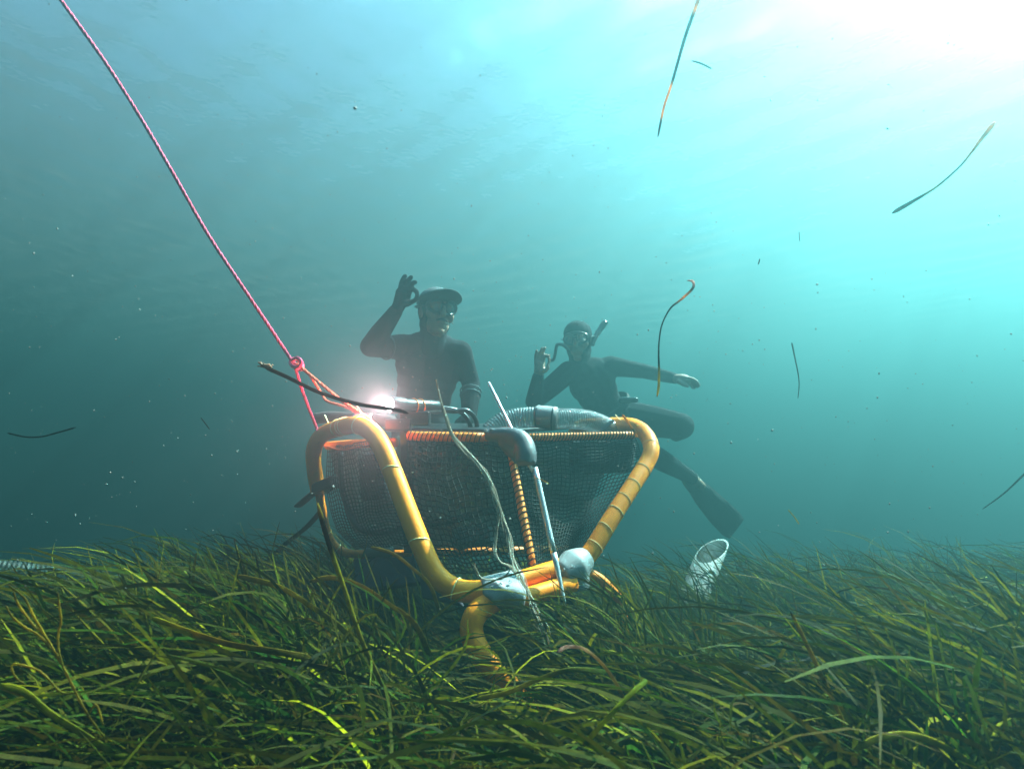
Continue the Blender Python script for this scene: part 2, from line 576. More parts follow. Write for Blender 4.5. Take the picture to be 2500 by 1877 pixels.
def ring(path, t, r, name, m, parent, w=0.0035, tilt=0.0):
    k = max(1, min(len(path) - 2, int(t * (len(path) - 1))))
    c = path[k]; T = (path[k + 1] - path[k - 1]).normalized()
    T = (T + Vector((tilt, 0.3 * tilt, -0.4 * tilt))).normalized()
    a = T.orthogonal().normalized(); b = T.cross(a)
    pts = [c + (a * math.cos(q) + b * math.sin(q)) * r for q in [2 * math.pi * i / 24 for i in range(24)]]
    return MB().tube(pts, w, 6, closed=True).build(name, m, parent)


lf = spl(px([(1185, 1444, 1.62), (1120, 1440, 1.62), (1066, 1405, 1.64), (1030, 1335, 1.67), (992, 1240, 1.72), (962, 1160, 1.77), (932, 1090, 1.82), (905, 1053, 1.88), (868, 1037, 1.98), (822, 1046, 2.12), (784, 1064, 2.24), (766, 1100, 2.32), (768, 1150, 2.37), (776, 1196, 2.40)]), 8)
MB().tube(lf, 0.0288, 20).build("left_hoop", M_ORANGE, cage)
for t, ti in ((0.09, 0.1), (0.245, 0.35), (0.395, 0.35), (0.60, -.3), (0.655, 0.1), (0.672, 0.1), (0.69, 0.1)):
    ring(lf, t, 0.0296, "zip_tie", M_TIE, cage, 0.0018, ti)
lb = spl(px([(776, 1180, 2.40), (784, 1230, 2.44), (796, 1290, 2.48), (815, 1330, 2.5), (850, 1350, 2.5), (905, 1352, 2.45)]), 6)
MB().tube(lb, 0.017, 14).build("rear_hoop", M_ORANGE2, cage)
for t in (0.45, 0.68): ring(lb, t, 0.0185, "zip_tie", M_TIE, cage, 0.0018)
rf = spl(px([(1395, 1393, 1.74), (1440, 1350, 1.77), (1490, 1270, 1.83), (1540, 1192, 1.91), (1576, 1135, 1.98), (1590, 1098, 2.02), (1580, 1066, 2.08), (1557, 1044, 2.16), (1525, 1036, 2.3), (1470, 1036, 2.55), (1420, 1040, 2.7), (1400, 1060, 2.74), (1395, 1140, 2.74), (1385, 1330, 2.7), (1380, 1480, 2.7)]), 8)
MB().tube(rf, 0.0265, 20).build("right_hoop", M_ORANGE, cage)
for t, ti in ((0.035, 0.0), (0.095, 0.1), (0.13, 0.2), (0.165, 0.1), (0.195, 0.2), (0.225, .1), (0.275, 0.1), (0.375, 0.2)):
    ring(rf, t, 0.0270, "zip_tie", M_TIE, cage, 0.0010, ti)


def lash(a, b, r, n, slant=0.006):
    mb = MB(); ax = (b - a); T = ax.normalized(); u = T.orthogonal().normalized(); w = T.cross(u)
    for i in range(n):
        c = a + ax * ((i + 0.5) / n) + T * random.uniform(-.001, .001)
        pts = [c + (u * math.cos(q) + w * math.sin(q)) * r + T * slant * math.sin(q + 0.5) for q in [2 * math.pi * k / 14 for k in range(14)]]
        mb.tube(pts, 0.0016, 5, closed=True)
    return mb


for (a, b, r, n, nm) in (((997, 1064, 2.02), (1180, 1068, 1.96), 0.0155, 17, "top_bar"), ((1275, 1068, 1.94), (1548, 1062, 2.02), 0.0125, 36, "top_bar"), ((1246, 1095, 1.93), (1302, 1392, 1.73), 0.0125, 22, "centre_post")):
    A, B = P(*a), P(*b)
    MB().tube([A.lerp(B, i / 8) for i in range(9)], r, 14).build(nm, M_ORANGE2, cage)
    lash(A, B, r + 0.0018, n).build("net_lashing", M_NET, cage)
MB().tube([P(1180, 1068, 1.96).lerp(P(1275, 1068, 1.94), i / 4) for i in range(5)], 0.012, 12).build("top_bar", M_ORANGE2, cage)
for a, b, r in (((1245, 1424, 1.65), (1400, 1374, 1.74), 0.025), ((1255, 1466, 1.60), (1400, 1422, 1.70), 0.024)):
    A, B = P(*a), P(*b)
    MB().tube([A.lerp(B, i / 6) for i in range(7)], r, 18).build("base_bar", M_ORANGE, cage)
elb = spl(px([(1215, 1460, 1.61), (1178, 1482, 1.59), (1156, 1510, 1.57), (1152, 1545, 1.56), (1170, 1590, 1.54), (1210, 1640, 1.53), (1260, 1690, 1.53), (1300, 1760, 1.55)]), 6)
MB().tube(elb, 0.030, 18).build("front_foot", M_ORANGE, cage)
run = spl(px([(1425, 1394, 1.78), (1462, 1413, 1.80), (1493, 1438, 1.82), (1515, 1475, 1.84), (1525, 1560, 1.86), (1528, 1680, 1.88)]), 5)
MB().tube(run, 0.016, 12).build("runner", M_ORANGE2, cage)
xb = px([(800, 1088, 2.34), (850, 1084, 2.26), (900, 1082, 2.17), (965, 1080, 2.06)])
MB().tube(spl(xb, 3), 0.016, 12).build("cross_bar", M_ORANGE2, cage)
bb = px([(905, 1352, 2.45), (1000, 1352, 2.4), (1200, 1345, 2.4), (1385, 1340, 2.6)])
MB().tube(spl(bb, 4), 0.016, 12).build("rear_base_bar", M_ORANGE2, cage)
# grey joints
def sleeve(mb, a, b, r0, r1=None, r2=None):
    a, b = P(*a), P(*b); r1 = r1 or r0; r2 = r2 or r0
    mb.tube([a, a.lerp(b, .04), a.lerp(b, .5), a.lerp(b, .96), b], [r0 * .95, r0, r1, r2, r2 * .95], 28)


mb = MB()
sleeve(mb, (1176, 1444, 1.62), (1276, 1430, 1.64), 0.0375, 0.043, 0.036)
sleeve(mb, (1222, 1436, 1.63), (1270, 1412, 1.675), 0.036, 0.035, 0.0325)
sleeve(mb, (1228, 1432, 1.615), (1198, 1468, 1.60), 0.040, 0.039, 0.037)
sleeve(mb, (1222, 1446, 1.61), (1284, 1462, 1.60), 0.036, 0.035, 0.0325)
jl = mb.build("corner_joint", M_GREY, cage, voxel=0.003, iters=45)
mb = MB()
sleeve(mb, (1368, 1404, 1.70), (1430, 1362, 1.77), 0.036, 0.050, 0.036)
mb.ball(P(1398, 1392, 1.73), (0.048, 0.045, 0.050), None, 24, 16)
sleeve(mb, (1398, 1388, 1.74), (1402, 1440, 1.73), 0.046, 0.047, 0.045)
jr = mb.build("corner_joint", M_GREY, cage, voxel=0.003, iters=45)
for q, jj in (((1200, 1433, 1.582), jl), ((1222, 1426, 1.585), jl), ((1245, 1420, 1.592), jl), ((1377, 1390, 1.678), jr), ((1414, 1380, 1.700), jr), ((1396, 1383, 1.682), jr)):
    c = P(*q)
    pts = [c + Vector((math.cos(a), 0, math.sin(a))) * 0.0032 for a in [2 * math.pi * i / 10 for i in range(10)]]
    o = MB().tube(pts, 0.0012, 5, closed=True).build("rivet", M_METAL)
    o.parent = jj
    if jj.parent: o.matrix_parent_inverse = Matrix.Translation(-Vector(cage.location)) @ Matrix.Translation(Vector(cage.location)) if False else jj.matrix_world.inverted() if False else Matrix()
MB().capsule(P(905, 1350, 2.4), P(945, 1346, 2.36), 0.03, 0.03).build("rear_joint", M_PVC, cage, voxel=0.006)
MB().capsule(P(1020, 1366, 2.2), P(1060, 1372, 2.16), 0.03, 0.028).build("rear_joint", M_PVC, cage, voxel=0.006)


# netting: real cords
def poly_at(poly, t):
    q = t * (len(poly) - 1); i = min(int(q), len(poly) - 2)
    a, b = poly[i], poly[i + 1]; k = q - i
    return P(*[a[j] + (b[j] - a[j]) * k for j in range(3)])


def net(left, right, nu, nv, bulge, seed, cord=0.0022, name="net_panel"):
    r = random.Random(seed)
    ph = [r.uniform(0, 6.28) for _ in range(8)]
    nrm = Vector((0, -1, 0.15))

    def S(u, v):
        a, b = poly_at(left, v), poly_at(right, v)
        u2 = u + 0.010 * math.sin(9 * v + ph[0] + 5 * u) + 0.007 * math.sin(23 * v + ph[1])
        v2 = v + 0.016 * math.sin(11 * u + ph[2]) + 0.008 * math.sin(27 * u + 5 * v + ph[3])
        v2 = min(max(v2, 0), 1)
        a, b = poly_at(left, v2), poly_at(right, v2)
        p = a.lerp(b, u2)
        e = math.sin(math.pi * min(max(u, 0), 1)) ** 0.6 * math.sin(math.pi * v) ** 0.6
        p += nrm * e * (bulge + 0.012 * math.sin(6 * u + 7 * v + ph[4]) + 0.010 * math.sin(13 * u - 9 * v + ph[5]))
        p.z -= 0.02 * e * (0.5 + 0.5 * math.sin(8 * u + ph[6]))
        return p
    mb = MB()
    for i in range(nu + 1):
        mb.tube([S(i / nu, k / (nv * 2)) for k in range(nv * 2 + 1)], cord, 4, caps=False)
    for j in range(nv + 1):
        mb.tube([S(k / (nu * 2), j / nv) for k in range(nu * 2 + 1)], cord, 4, caps=False)
    return mb.build(name, M_NET, cage)


net([(992, 1066, 2.03), (990, 1150, 2.0), (1008, 1240, 1.9), (1045, 1330, 1.82), (1090, 1400, 1.74)],
    [(1246, 1074, 1.94), (1258, 1150, 1.9), (1272, 1230, 1.84), (1287, 1310, 1.78), (1302, 1392, 1.72)], 20, 25, 0.02, 1)
net([(1248, 1074, 1.94), (1260, 1150, 1.9), (1274, 1230, 1.84), (1290, 1310, 1.78), (1304, 1392, 1.72)],
    [(1552, 1066, 2.04), (1566, 1110, 2.04), (1530, 1190, 1.95), (1480, 1270, 1.86), (1405, 1375, 1.77)], 28, 34, 0.0, 2, 0.0019)
net([(800, 1092, 2.36), (796, 1170, 2.40), (806, 1240, 2.44), (822, 1295, 2.47), (870, 1340, 2.46)],
    [(905, 1075, 2.02), (940, 1150, 1.9), (965, 1215, 1.83), (985, 1265, 1.79), (1000, 1330, 1.78)], 22, 28, 0.0, 3, 0.0019)
M_LINER = mat("liner_cloth", (0.15, 0.175, 0.15), 0.9, var=0.25, scale=7, bump=0.4, bscale=30)


def sheet(left, right, n, wob, name, m):
    v, f = [], []
    for lay in (0, 0.004):
        for j in range(n + 1):
            for i in range(n + 1):
                p = poly_at(left, j / n).lerp(poly_at(right, j / n), i / n)
                p.y += lay + wob * (math.sin(i * .55 + j * .2) + .6 * math.sin(j * .7 - i * .3 + 1))
                v.append(p)
    w_ = n + 1
    for lay in (0, 1):
        for j in range(n):
            for i in range(n):
                q = lay * w_ * w_ + j * w_ + i
                f.append((q, q + 1, q + w_ + 1, q + w_))
    return MB().add(v, f).build(name, m, cage)


sheet([(985, 1060, 2.68), (985, 1150, 2.68), (985, 1240, 2.64), (990, 1340, 2.58)],
      [(1490, 1060, 2.72), (1475, 1150, 2.68), (1440, 1240, 2.64), (1400, 1345, 2.58)], 36, 0.012, "liner", M_LINER)
sheet([(800, 1092, 2.42), (830, 1200, 2.52), (860, 1290, 2.52), (890, 1345, 2.48)],
      [(985, 1062, 2.68), (985, 1150, 2.68), (985, 1240, 2.64), (990, 1340, 2.58)], 24, 0.010, "liner", M_LINER)

# black gear inside and on the cage
X, Y, Z = Vector((1, 0, 0)), Vector((0, 1, 0)), Vector((0, 0, 1))


def slab(corners, thick, name, m, bev=0.004, parent=cage):
    c = [P(*q) for q in corners]
    n = (c[1] - c[0]).cross(c[3] - c[0]).normalized() * thick
    return MB().hexa(c + [q + n for q in c]).build(name, m, parent, smooth=False, bevel=bev)


slab([(985, 1056, 2.08), (1250, 1058, 2.0), (1470, 1042, 2.62), (1020, 1040, 2.7)], 0.014, "top_deck", M_BLACK)
slab([(975, 1050, 2.12), (1002, 1050, 2.08), (1008, 1350, 2.02), (985, 1350, 2.06)], 0.02, "upright_plate", M_BLACK)
slab([(1010, 1120, 2.06), (1018, 1120, 2.06), (1020, 1345, 1.95), (1012, 1345, 1.95)], 0.006, "edge_strip", M_PVC, 0.001)
can = [P(1010, 1112, 2.25), P(1110, 1112, 2.2)]
MB().tube([can[0].lerp(can[1], i / 4) for i in range(5)], 0.04, 24).build("canister", M_BLACK, cage)
for k in (0.08, 0.5, 0.92):
    ring([can[0].lerp(can[1], i / 20) for i in range(21)], k, 0.042, "canister_band", M_BLACK, cage, 0.005)
slab([(1385, 1075, 2.3), (1545, 1075, 2.16), (1535, 1150, 2.14), (1390, 1155, 2.26)], 0.05, "battery_pouch", M_STRAP, 0.015)
slab([(1100, 1290, 2.35), (1190, 1275, 2.3), (1195, 1320, 2.25), (1105, 1330, 2.3)], 0.05, "ballast_block", M_DGREY, 0.01)
hoop = spl(px([(830, 1100, 2.3), (836, 1180, 2.28), (850, 1240, 2.25), (880, 1290, 2.2), (940, 1300, 2.15), (1000, 1285, 2.1), (1100, 1270, 2.1), (1220, 1240, 2.1)]), 6)
MB().tube(hoop, 0.0125, 12).build("inner_hoop", M_BLACK, cage)
slab([(870, 1110, 2.3), (935, 1105, 2.2), (925, 1220, 2.2), (880, 1225, 2.28)], 0.03, "dry_bag", M_NAVY, 0.012)
slab([(860, 1362, 2.2), (1010, 1356, 2.1), (1030, 1420, 1.95), (870, 1440, 2.05)], 0.02, "skid_plate", M_NAVY, 0.006)
slab([(1020, 1400, 1.9), (1110, 1440, 1.8), (1130, 1480, 1.75), (1030, 1460, 1.85)], 0.015, "skid_plate", M_NAVY, 0.006)
rb = spl(px([(770, 1022, 2.3), (800, 1018, 2.3), (850, 1020, 2.28), (900, 1022, 2.25), (960, 1030, 2.2)]), 4)
MB().tube(rb, 0.022, 14).build("top_strut", M_STRAP, cage)
# ratchet clamp on the rear left tube, with its strap
c = P(800, 1184, 2.38)
ax = (P(830, 1172, 2.36) - P(772, 1196, 2.40)).normalized()
MB().box(c, (ax, ax.cross(Z).normalized(), Z), (0.05, 0.042, 0.022)).build("ratchet_clamp", M_BLACK, cage, smooth=False, bevel=0.008)
st = spl(px([(790, 1240, 2.46), (750, 1285, 2.5), (700, 1325, 2.55), (660, 1365, 2.6)]), 4)
MB().tube(st, 0.017, 12, flat=0.3).build("strap", M_STRAP, cage)
st = spl(px([(785, 1190, 2.44), (755, 1212, 2.6), (728, 1235, 2.8)]), 4)
MB().tube(st, 0.02, 12, flat=0.4).build("strap", M_STRAP, cage)
for a, b in (((793, 1013, 2.24), (806, 1042, 2.2)), ((872, 992, 2.0), (884, 1012, 1.99)), ((1502, 1012, 2.3), (1524, 1036, 2.28))):
    MB().tube([P(*a), P(*a).lerp(P(*b), .5), P(*b)], 0.0024, 6, flat=0.5).build("tie_tail", M_TIE, cage)

# grey grip that holds the rod on the cage front
mb = MB()
g = spl(px([(1190, 1062, 1.90), (1225, 1062, 1.87), (1258, 1068, 1.84), (1278, 1085, 1.82), (1284, 1108, 1.80), (1283, 1132, 1.79)]), 5)
rad = [0.019 + 0.013 * min(1, i / 12) for i in range(len(g))]
mb.tube(g, rad, 16)
mb.capsule(P(1240, 1080, 1.86), P(1275, 1110, 1.83), 0.030, 0.034)
grip = mb.build("grip_clamp", M_DGREY, cage, voxel=0.004, iters=5)
mb = MB()
for q in ((1186, 1052, 1.89), (1200, 1050, 1.885), (1222, 1051, 1.87), (1236, 1052, 1.865)):
    mb.box(P(*q), (X, Y, Z), (0.005, 0.014, 0.005))
mb.build("grip_rib", M_GREY, cage, smooth=False, bevel=0.002)

# ------------------------------------------------------------------ aluminium rod through the grip
rod = empty("measuring_rod", P(1370, 1465, 1.60), "thin silver metal rod slanting through the grey grip on the cage front", "rod")
A, B = P(1193, 934, 2.06), P(1300, 1150, 1.80)
MB().tube([A.lerp(B, i / 6) for i in range(7)], 0.0052, 10).build("thin_section", M_ALU, rod)
A, B = P(1306, 1142, 1.765), P(1352, 1350, 1.66)
MB().tube([A.lerp(B, i / 6) for i in range(7)], 0.0085, 12).build("thick_section", M_ALU, rod)
A, B = P(1352, 1350, 1.66), P(1380, 1475, 1.60)
MB().tube([A.lerp(B, i / 6) for i in range(7)], [0.0085, 0.0078, 0.007, 0.006, 0.005, 0.0045, 0.003], 12).build("tapered_tip", M_ALU, rod)

# ------------------------------------------------------------------ clear ribbed hose on the deck
hose = empty("ribbed_hose", P(1330, 1020, 2.25), "clear ribbed suction hose with a grey coupling lying on top of the cage", "hose")


def ribbed(pts, r, pitch, depth, m, name, parent, taper=None):
    L = sum((b - a).length for a, b in zip(pts, pts[1:]))
    n = int(L / pitch) * 4
    q = resample(pts, n)
    rad = []
    for i in range(n):
        k = (0, 1, 1, 0)[i % 4]
        rr = r + depth * k
        if taper: rr *= taper(i / (n - 1))
        rad.append(rr)
    return MB().tube(q, rad, 20).build(name, m, parent)


hp = spl(px([(1190, 1055, 2.22), (1222, 1034, 2.24), (1262, 1022, 2.25), (1312, 1018, 2.24)]), 8)
ribbed(hp, 0.036, 0.010, 0.004, M_HOSE, "hose_section", hose, lambda t: 0.8 + 0.2 * min(1, t * 3))
hp2 = spl(px([(1355, 1022, 2.22), (1400, 1022, 2.24), (1440, 1027, 2.27), (1478, 1042, 2.32), (1505, 1065, 2.4)]), 8)
ribbed(hp2, 0.034, 0.0085, 0.004, M_HOSE, "hose_section", hose)
cp = spl(px([(1310, 1018, 2.24), (1330, 1019, 2.23), (1358, 1022, 2.22)]), 4)
MB().tube(cp, 0.043, 24).build("coupling", M_GREY, hose)
for t in (0.2, 0.95): ring(cp, t, 0.043, "hose_clip", M_BLACK, hose, 0.003)
slab([(1464, 1046, 2.2), (1496, 1022, 2.2), (1500, 1028, 2.19), (1470, 1053, 2.19)], 0.004, "hose_tag", M_PVC, 0.001, hose)

# hose lying in the grass at the left
hl = empty("ribbed_hose", P(120, 1400, 2.9), "dim ribbed hose lying on the grass at the far left", "hose")
hq = spl(px([(-120, 1382, 2.7), (0, 1390, 2.75), (130, 1402, 2.85), (260, 1416, 3.0), (380, 1432, 3.2), (470, 1455, 3.4)]), 10)
ribbed(hq, 0.038, 0.017, 0.007, M_HOSE2, "hose_section", hl)
for k in (-30, 20): pass

# ------------------------------------------------------------------ white pipe in the grass
A, B = P(1738, 1345, 2.62), P(1676, 1500, 2.40)
pipe = empty("white_pipe", B, "white plastic pipe end sticking out of the seagrass, slant-cut and open", "pipe")
ax = (A - B).normalized(); u = ax.cross(Y).normalized(); w = ax.cross(u)
mb = MB(); v, f = [], []
n = 32
cut = Vector((-0.55, -0.75, 0.35)).normalized()
for lay, rr in ((0, 0.056), (1, 0.050)):
    for ring_i in range(2):
        for j in range(n):
            a = 2 * math.pi * j / n
            o_ = u * math.cos(a) * rr + w * math.sin(a) * rr
            base = B if ring_i == 0 else A
            p = base + o_
            if ring_i == 1: p -= ax * (o_.dot(cut) / max(ax.dot(cut), 0.35)) * 0.9
            v.append(p)
for j in range(n):
    f.append((j, (j + 1) % n, n + (j + 1) % n, n + j))
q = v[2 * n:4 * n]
MB().add(q, [(j, (j + 1) % n, n + (j + 1) % n, n + j) for j in range(n)]).build("pipe_inside", mat("shaded_pvc", (0.035, 0.045, 0.038), 0.8, var=0.3, scale=20), pipe)  # shade inside the open pipe painted as a darker inner wall colour
for j in range(n):
    f.append((n + j, n + (j + 1) % n, 3 * n + (j + 1) % n, 3 * n + j))
MB().add(v, f).build("pipe_wall", M_PVC, pipe)

# ------------------------------------------------------------------ rope with knot, bridle and shackle
rope = empty("tow_rope", P(722, 885, 2.05), "pink tow rope running from the top left down to a knotted bridle on the cage", "rope")


def twisted(pts, r, m, name, parent, n=400):
    q = resample(pts, n)
    mb = MB()
    L = sum((b - a).length for a, b in zip(q, q[1:]))
    turns = L / (r * 9)
    for s in range(3):
        out = []
        for i in range(n):
            T = (q[min(i + 1, n - 1)] - q[max(i - 1, 0)]).normalized()
            a_ = T.orthogonal().normalized() if abs(T.z) > .99 else T.cross(Z).normalized()
            b_ = T.cross(a_)
            an = 2 * math.pi * (s / 3 + turns * i / n)
            out.append(q[i] + (a_ * math.cos(an) + b_ * math.sin(an)) * r * 0.34)
        mb.tube(out, r * 0.62, 6)
    return mb.build(name, m, parent)


main = spl(px([(108, -60, 1.80), (148, 0, 1.82), (253, 147, 1.86), (337, 278, 1.89), (421, 421, 1.92), (508, 573, 1.96), (600, 712, 1.99), (655, 794, 2.02), (712, 880, 2.05)]), 8)
twisted(main, 0.0062, M_ROPE, "main_line", rope, 900)
leg1 = spl(px([(718, 885, 2.05), (735, 945, 2.1), (755, 1000, 2.16), (771, 1040, 2.2), (774, 1052, 2.2)]), 6)
twisted(leg1, 0.006, M_ROPE, "bridle_leg", rope, 150)
leg2 = spl(px([(724, 888, 2.05), (775, 930, 2.03), (830, 975, 2.02), (885, 1012, 2.0), (925, 1045, 2.0), (945, 1068, 2.02), (950, 1082, 2.05)]), 6)
twisted(leg2, 0.006, M_ROPE_O, "bridle_leg", rope, 220)
leg3 = spl(px([(728, 893, 2.06), (755, 915, 2.06), (772, 940, 2.08), (786, 962, 2.1), (800, 980, 2.08), (850, 995, 2.04), (880, 1015, 2.0)]), 6)
twisted(leg3, 0.005, M_ROPE_O, "bridle_leg", rope, 120)
kn = [P(712, 880, 2.05), P(726, 874, 2.03), P(736, 884, 2.02), P(728, 896, 2.02), P(712, 892, 2.03), P(710, 880, 2.06), P(722, 876, 2.08), P(738, 890, 2.07), P(734, 902, 2.05), P(720, 900, 2.03)]
MB().tube(spl(kn, 6), 0.0062, 8).build("knot", M_ROPE, rope)
c = P(882, 1024, 1.985)
sp = [c + X * (0.028 * math.cos(a)) + Z * (0.016 * math.sin(a)) + Y * (0.012 * math.cos(a)) for a in [2 * math.pi * (i + .5) / 20 for i in range(20)]]
sh = MB().tube(sp, 0.0042, 8, closed=True).tube([c + X * .026 + Z * .012, c + X * .03 + Z * .02], 0.006, 8).build("shackle", M_METAL)
tag(sh, "small silver shackle where the rope meets the top of the left orange hoop", "shackle")
red = spl(px([(792, 1088, 2.3), (830, 1098, 2.22), (870, 1092, 2.12), (920, 1086, 2.02)]), 5)
ro = MB().tube(red, 0.0035, 8).build("thin_cord", M_ROPE_O)
tag(ro, "thin orange red cord strung under the left hoop of the cage", "cord")

# ------------------------------------------------------------------ dive light, lit
dl = empty("dive_light", P(1030, 992, 2.10), "lit black dive light on top of the cage glaring towards the camera", "dive light")
A, B = P(1072, 994, 2.16), P(952, 988, 2.02)
D = (B - A).normalized()
MB().tube([A, A.lerp(B, .03), A.lerp(B, .3), A.lerp(B, .7), A.lerp(B, .74), A.lerp(B, .98), B], [0.02, 0.024, 0.024, 0.024, 0.028, 0.029, 0.027], 24).build("housing", M_BLACK, dl)
pth = [A.lerp(B, i / 30) for i in range(31)]
for t in (0.42, 0.55): ring(pth, t, 0.0255, "band", M_ORANGE2, dl, 0.0018, 0.15)
ml = bpy.data.materials.new("lamp_glow"); ml.use_nodes = True
eb = ml.node_tree.nodes["Principled BSDF"]
eb.inputs["Emission Color"].default_value = (1.0, 0.78, 0.82, 1); eb.inputs["Emission Strength"].default_value = 3.0
LP = B + D * 0.006
MB().tube([B - D * 0.004, B + D * 0.001, B + D * 0.003], [0.024, 0.024, 0.020], 24).build("lens", ml, dl)
ld = bpy.data.lights.new("lamp", 'SPOT'); ld.energy = 3.0; ld.spot_size = R(165); ld.spot_blend = 1.0; ld.shadow_soft_size = 0.015
ld.color = (1.0, 0.20, 0.19)
lo = bpy.data.objects.new("lamp", ld); COL.objects.link(lo)
lo.location = LP + D * 0.01
aim = (Vector((-0.75, -0.65, 0.05))).normalized()
lo.rotation_euler = (-aim).to_track_quat('Z', 'Y').to_euler()
lo.parent = dl; lo.matrix_parent_inverse = Matrix.Translation(-Vector(dl.location))
MB().box(P(1015, 1022, 2.1), (X, Y, Z), (0.05, 0.03, 0.024)).build("bracket", M_BLACK, dl, smooth=False, bevel=0.006)
MB().box(P(975, 1038, 2.08), (X, Y, Z), (0.045, 0.03, 0.02)).build("bracket", M_BLACK, dl, smooth=False, bevel=0.006)
for q in ([(1072, 996, 2.16), (1100, 998, 2.18), (1128, 1008, 2.2), (1145, 1030, 2.2), (1150, 1052, 2.2)], [(1072, 1000, 2.16), (1108, 1004, 2.16), (1140, 1002, 2.18), (1160, 1022, 2.2), (1166, 1052, 2.2)]):
    MB().tube(spl(px(q), 6), 0.0085, 10).build("cable", M_BLACK, dl)


# ------------------------------------------------------------------ people
class Head:
    def __init__(s, c, F, U):
        s.c = Vector(c); s.F = Vector(F).normalized()
        U = Vector(U); s.U = (U - s.F * U.dot(s.F)).normalized(); s.S = s.U.cross(s.F)

    def at(s, a, b, u): return s.c + s.S * a + s.F * b + s.U * u

    def axes(s): return (s.S, s.F, s.U)

    def flesh(s, mb):
        A = s.axes()
        mb.ball(s.at(0, -.012, .028), (.076, .096, .092), A)
        mb.ball(s.at(0, .030, -.055), (.056, .062, .060), A)
        mb.ball(s.at(0, .066, -.093), (.026, .024, .022), A)
        mb.capsule(s.at(0, .086, .028), s.at(0, .106, -.018), .010, .016)
        mb.ball(s.at(0, .082, -.052), (.026, .014, .008), A)
        mb.ball(s.at(0, .080, -.066), (.022, .014, .008), A)
        for k in (-1, 1):
            mb.ball(s.at(k * .044, .056, -.012), (.028, .028, .028), A)
            mb.ball(s.at(k * .032, .074, .040), (.026, .014, .010), A)
            mb.ball(s.at(k * .078, -.005, 0), (.012, .020, .032), A)
            mb.ball(s.at(k * .032, .078, .020), (.013, .010, .010), A)
        mb.capsule(s.at(0, -.018, -.06), s.at(0, -.030, -.17), .054, .062)

    def hood(s, mb, full=False):
        A = s.axes()
        if full:
            mb.ball(s.at(0, -.012, .056), (.088, .106, .078), A)
            mb.ball(s.at(0, .020, -.062), (.066, .068, .064), A)
        mb.ball(s.at(0, -.026, .026), (.088, .098, .100), A)
        mb.ball(s.at(0, -.020, -.045), (.078, .070, .070), A)
        mb.capsule(s.at(0, -.028, -.06), s.at(0, -.032, -.18), .066, .075)

    def mask(s, parent):
        mk = MB()
        for k in (-1, 1):
            o = []
            for (a, u) in ((.010, .030), (.030, .045), (.058, .040), (.070, .018), (.060, -.012), (.035, -.022), (.014, -.008)):
                o.append(s.at(k * a, .118 - abs(a) * .35, u + .008))
            q = []
            for i in range(len(o)):
                q += [o[i], o[i].lerp(o[(i + 1) % len(o)], .5)]
            mk.tube(q, .0042, 6, closed=True)
        mk.capsule(s.at(-.014, .116, .028), s.at(.014, .116, .028), .006, .006)
        m0 = mk.build("mask", M_BLACK, parent)
        sk = MB()
        loop = []
        for i in range(24):
            a = 2 * math.pi * i / 24
            loop.append((math.cos(a), math.sin(a)))
        ringA = [s.at(.072 * x, .098 - .03 * abs(x), .022 + .036 * y) for x, y in loop]
        sk.tube(ringA, .008, 6, closed=True)
        strap = [s.at(.094 * math.sin(a), -.020 + .108 * math.cos(a), .030 - .01 * math.cos(a)) for a in [R(50) + (R(260)) * i / 24 for i in range(25)]]
        sk.tube(strap, .012, 8, flat=0.25)
        sk.build("mask_strap", M_BLACK, parent)
        for k in (-1, 1):
            gm = MB()
            o = [s.at(k * a, .117 - abs(a) * .35, u + .008) for (a, u) in ((.012, .028), (.030, .042), (.056, .038), (.066, .018), (.058, -.010), (.035, -.019), (.016, -.006))]
            n_ = len(o)
            b_ = [q - s.F * 0.003 for q in o]
            gm.add(o + b_, [tuple(range(n_)), tuple(range(2 * n_ - 1, n_ - 1, -1))] + [(i, (i + 1) % n_, n_ + (i + 1) % n_, n_ + i) for i in range(n_)])
            gm.build("mask_lens", M_GLASS, parent, smooth=False)


def chain(mb, pts, rads):
    for i in range(len(pts) - 1):
        mb.capsule(pts[i], pts[i + 1], rads[i], rads[i + 1])


def torso(mb, ch, be, pe, S, U, grow=0.0, sc=1.0):
    F_ = U.cross(S) if True else None
    A = (S, F_, U)
    g = grow
    mb.ball(ch, (.168 * sc + g, .108 * sc + g, .15 * sc + g), A)
    mb.ball(ch + U * .06, (.15 * sc + g, .095 * sc + g, .10 * sc + g), A)
    mb.ball(be, (.135 * sc + g, .098 * sc + g, .16 * sc + g), A)
    mb.ball((ch + be) / 2, (.146 * sc + g, .10 * sc + g, .14 * sc + g), A)
    mb.ball(pe, (.150 * sc + g, .110 * sc + g, .12 * sc + g), A)


# ---- diver one: upright behind the cage, cap, right hand raised in an OK sign
d1 = empty("person", (P(1030, 1050, 3.1).x, P(1030, 1050, 3.1).y, 0.05), "diver in peaked cap and mask standing behind the cage, gloved hand raised in OK sign", "person")
H1 = Head(P(1066, 768, 3.0), (0.42, -0.90, -0.06), (0.06, 0, 1))
ch, be, pe = P(1050, 888, 3.06), P(1036, 965, 3.08), P(1030, 1050, 3.10)
S1 = Vector((0.97, 0.24, 0.0)).normalized()
U1 = (ch - pe).normalized(); S1 = (S1 - U1 * S1.dot(U1)).normalized()
shA, elA, wrA = P(985, 848, 3.02), P(905, 846, 2.86), P(966, 760, 2.80)
shB, elB, wrB, haB = P(1122, 862, 3.06), P(1150, 935, 3.10), P(1146, 1012, 2.98), P(1140, 1050, 2.9)
hipL, hipR = P(1000, 1078, 3.1), P(1062, 1078, 3.1)
legs = []
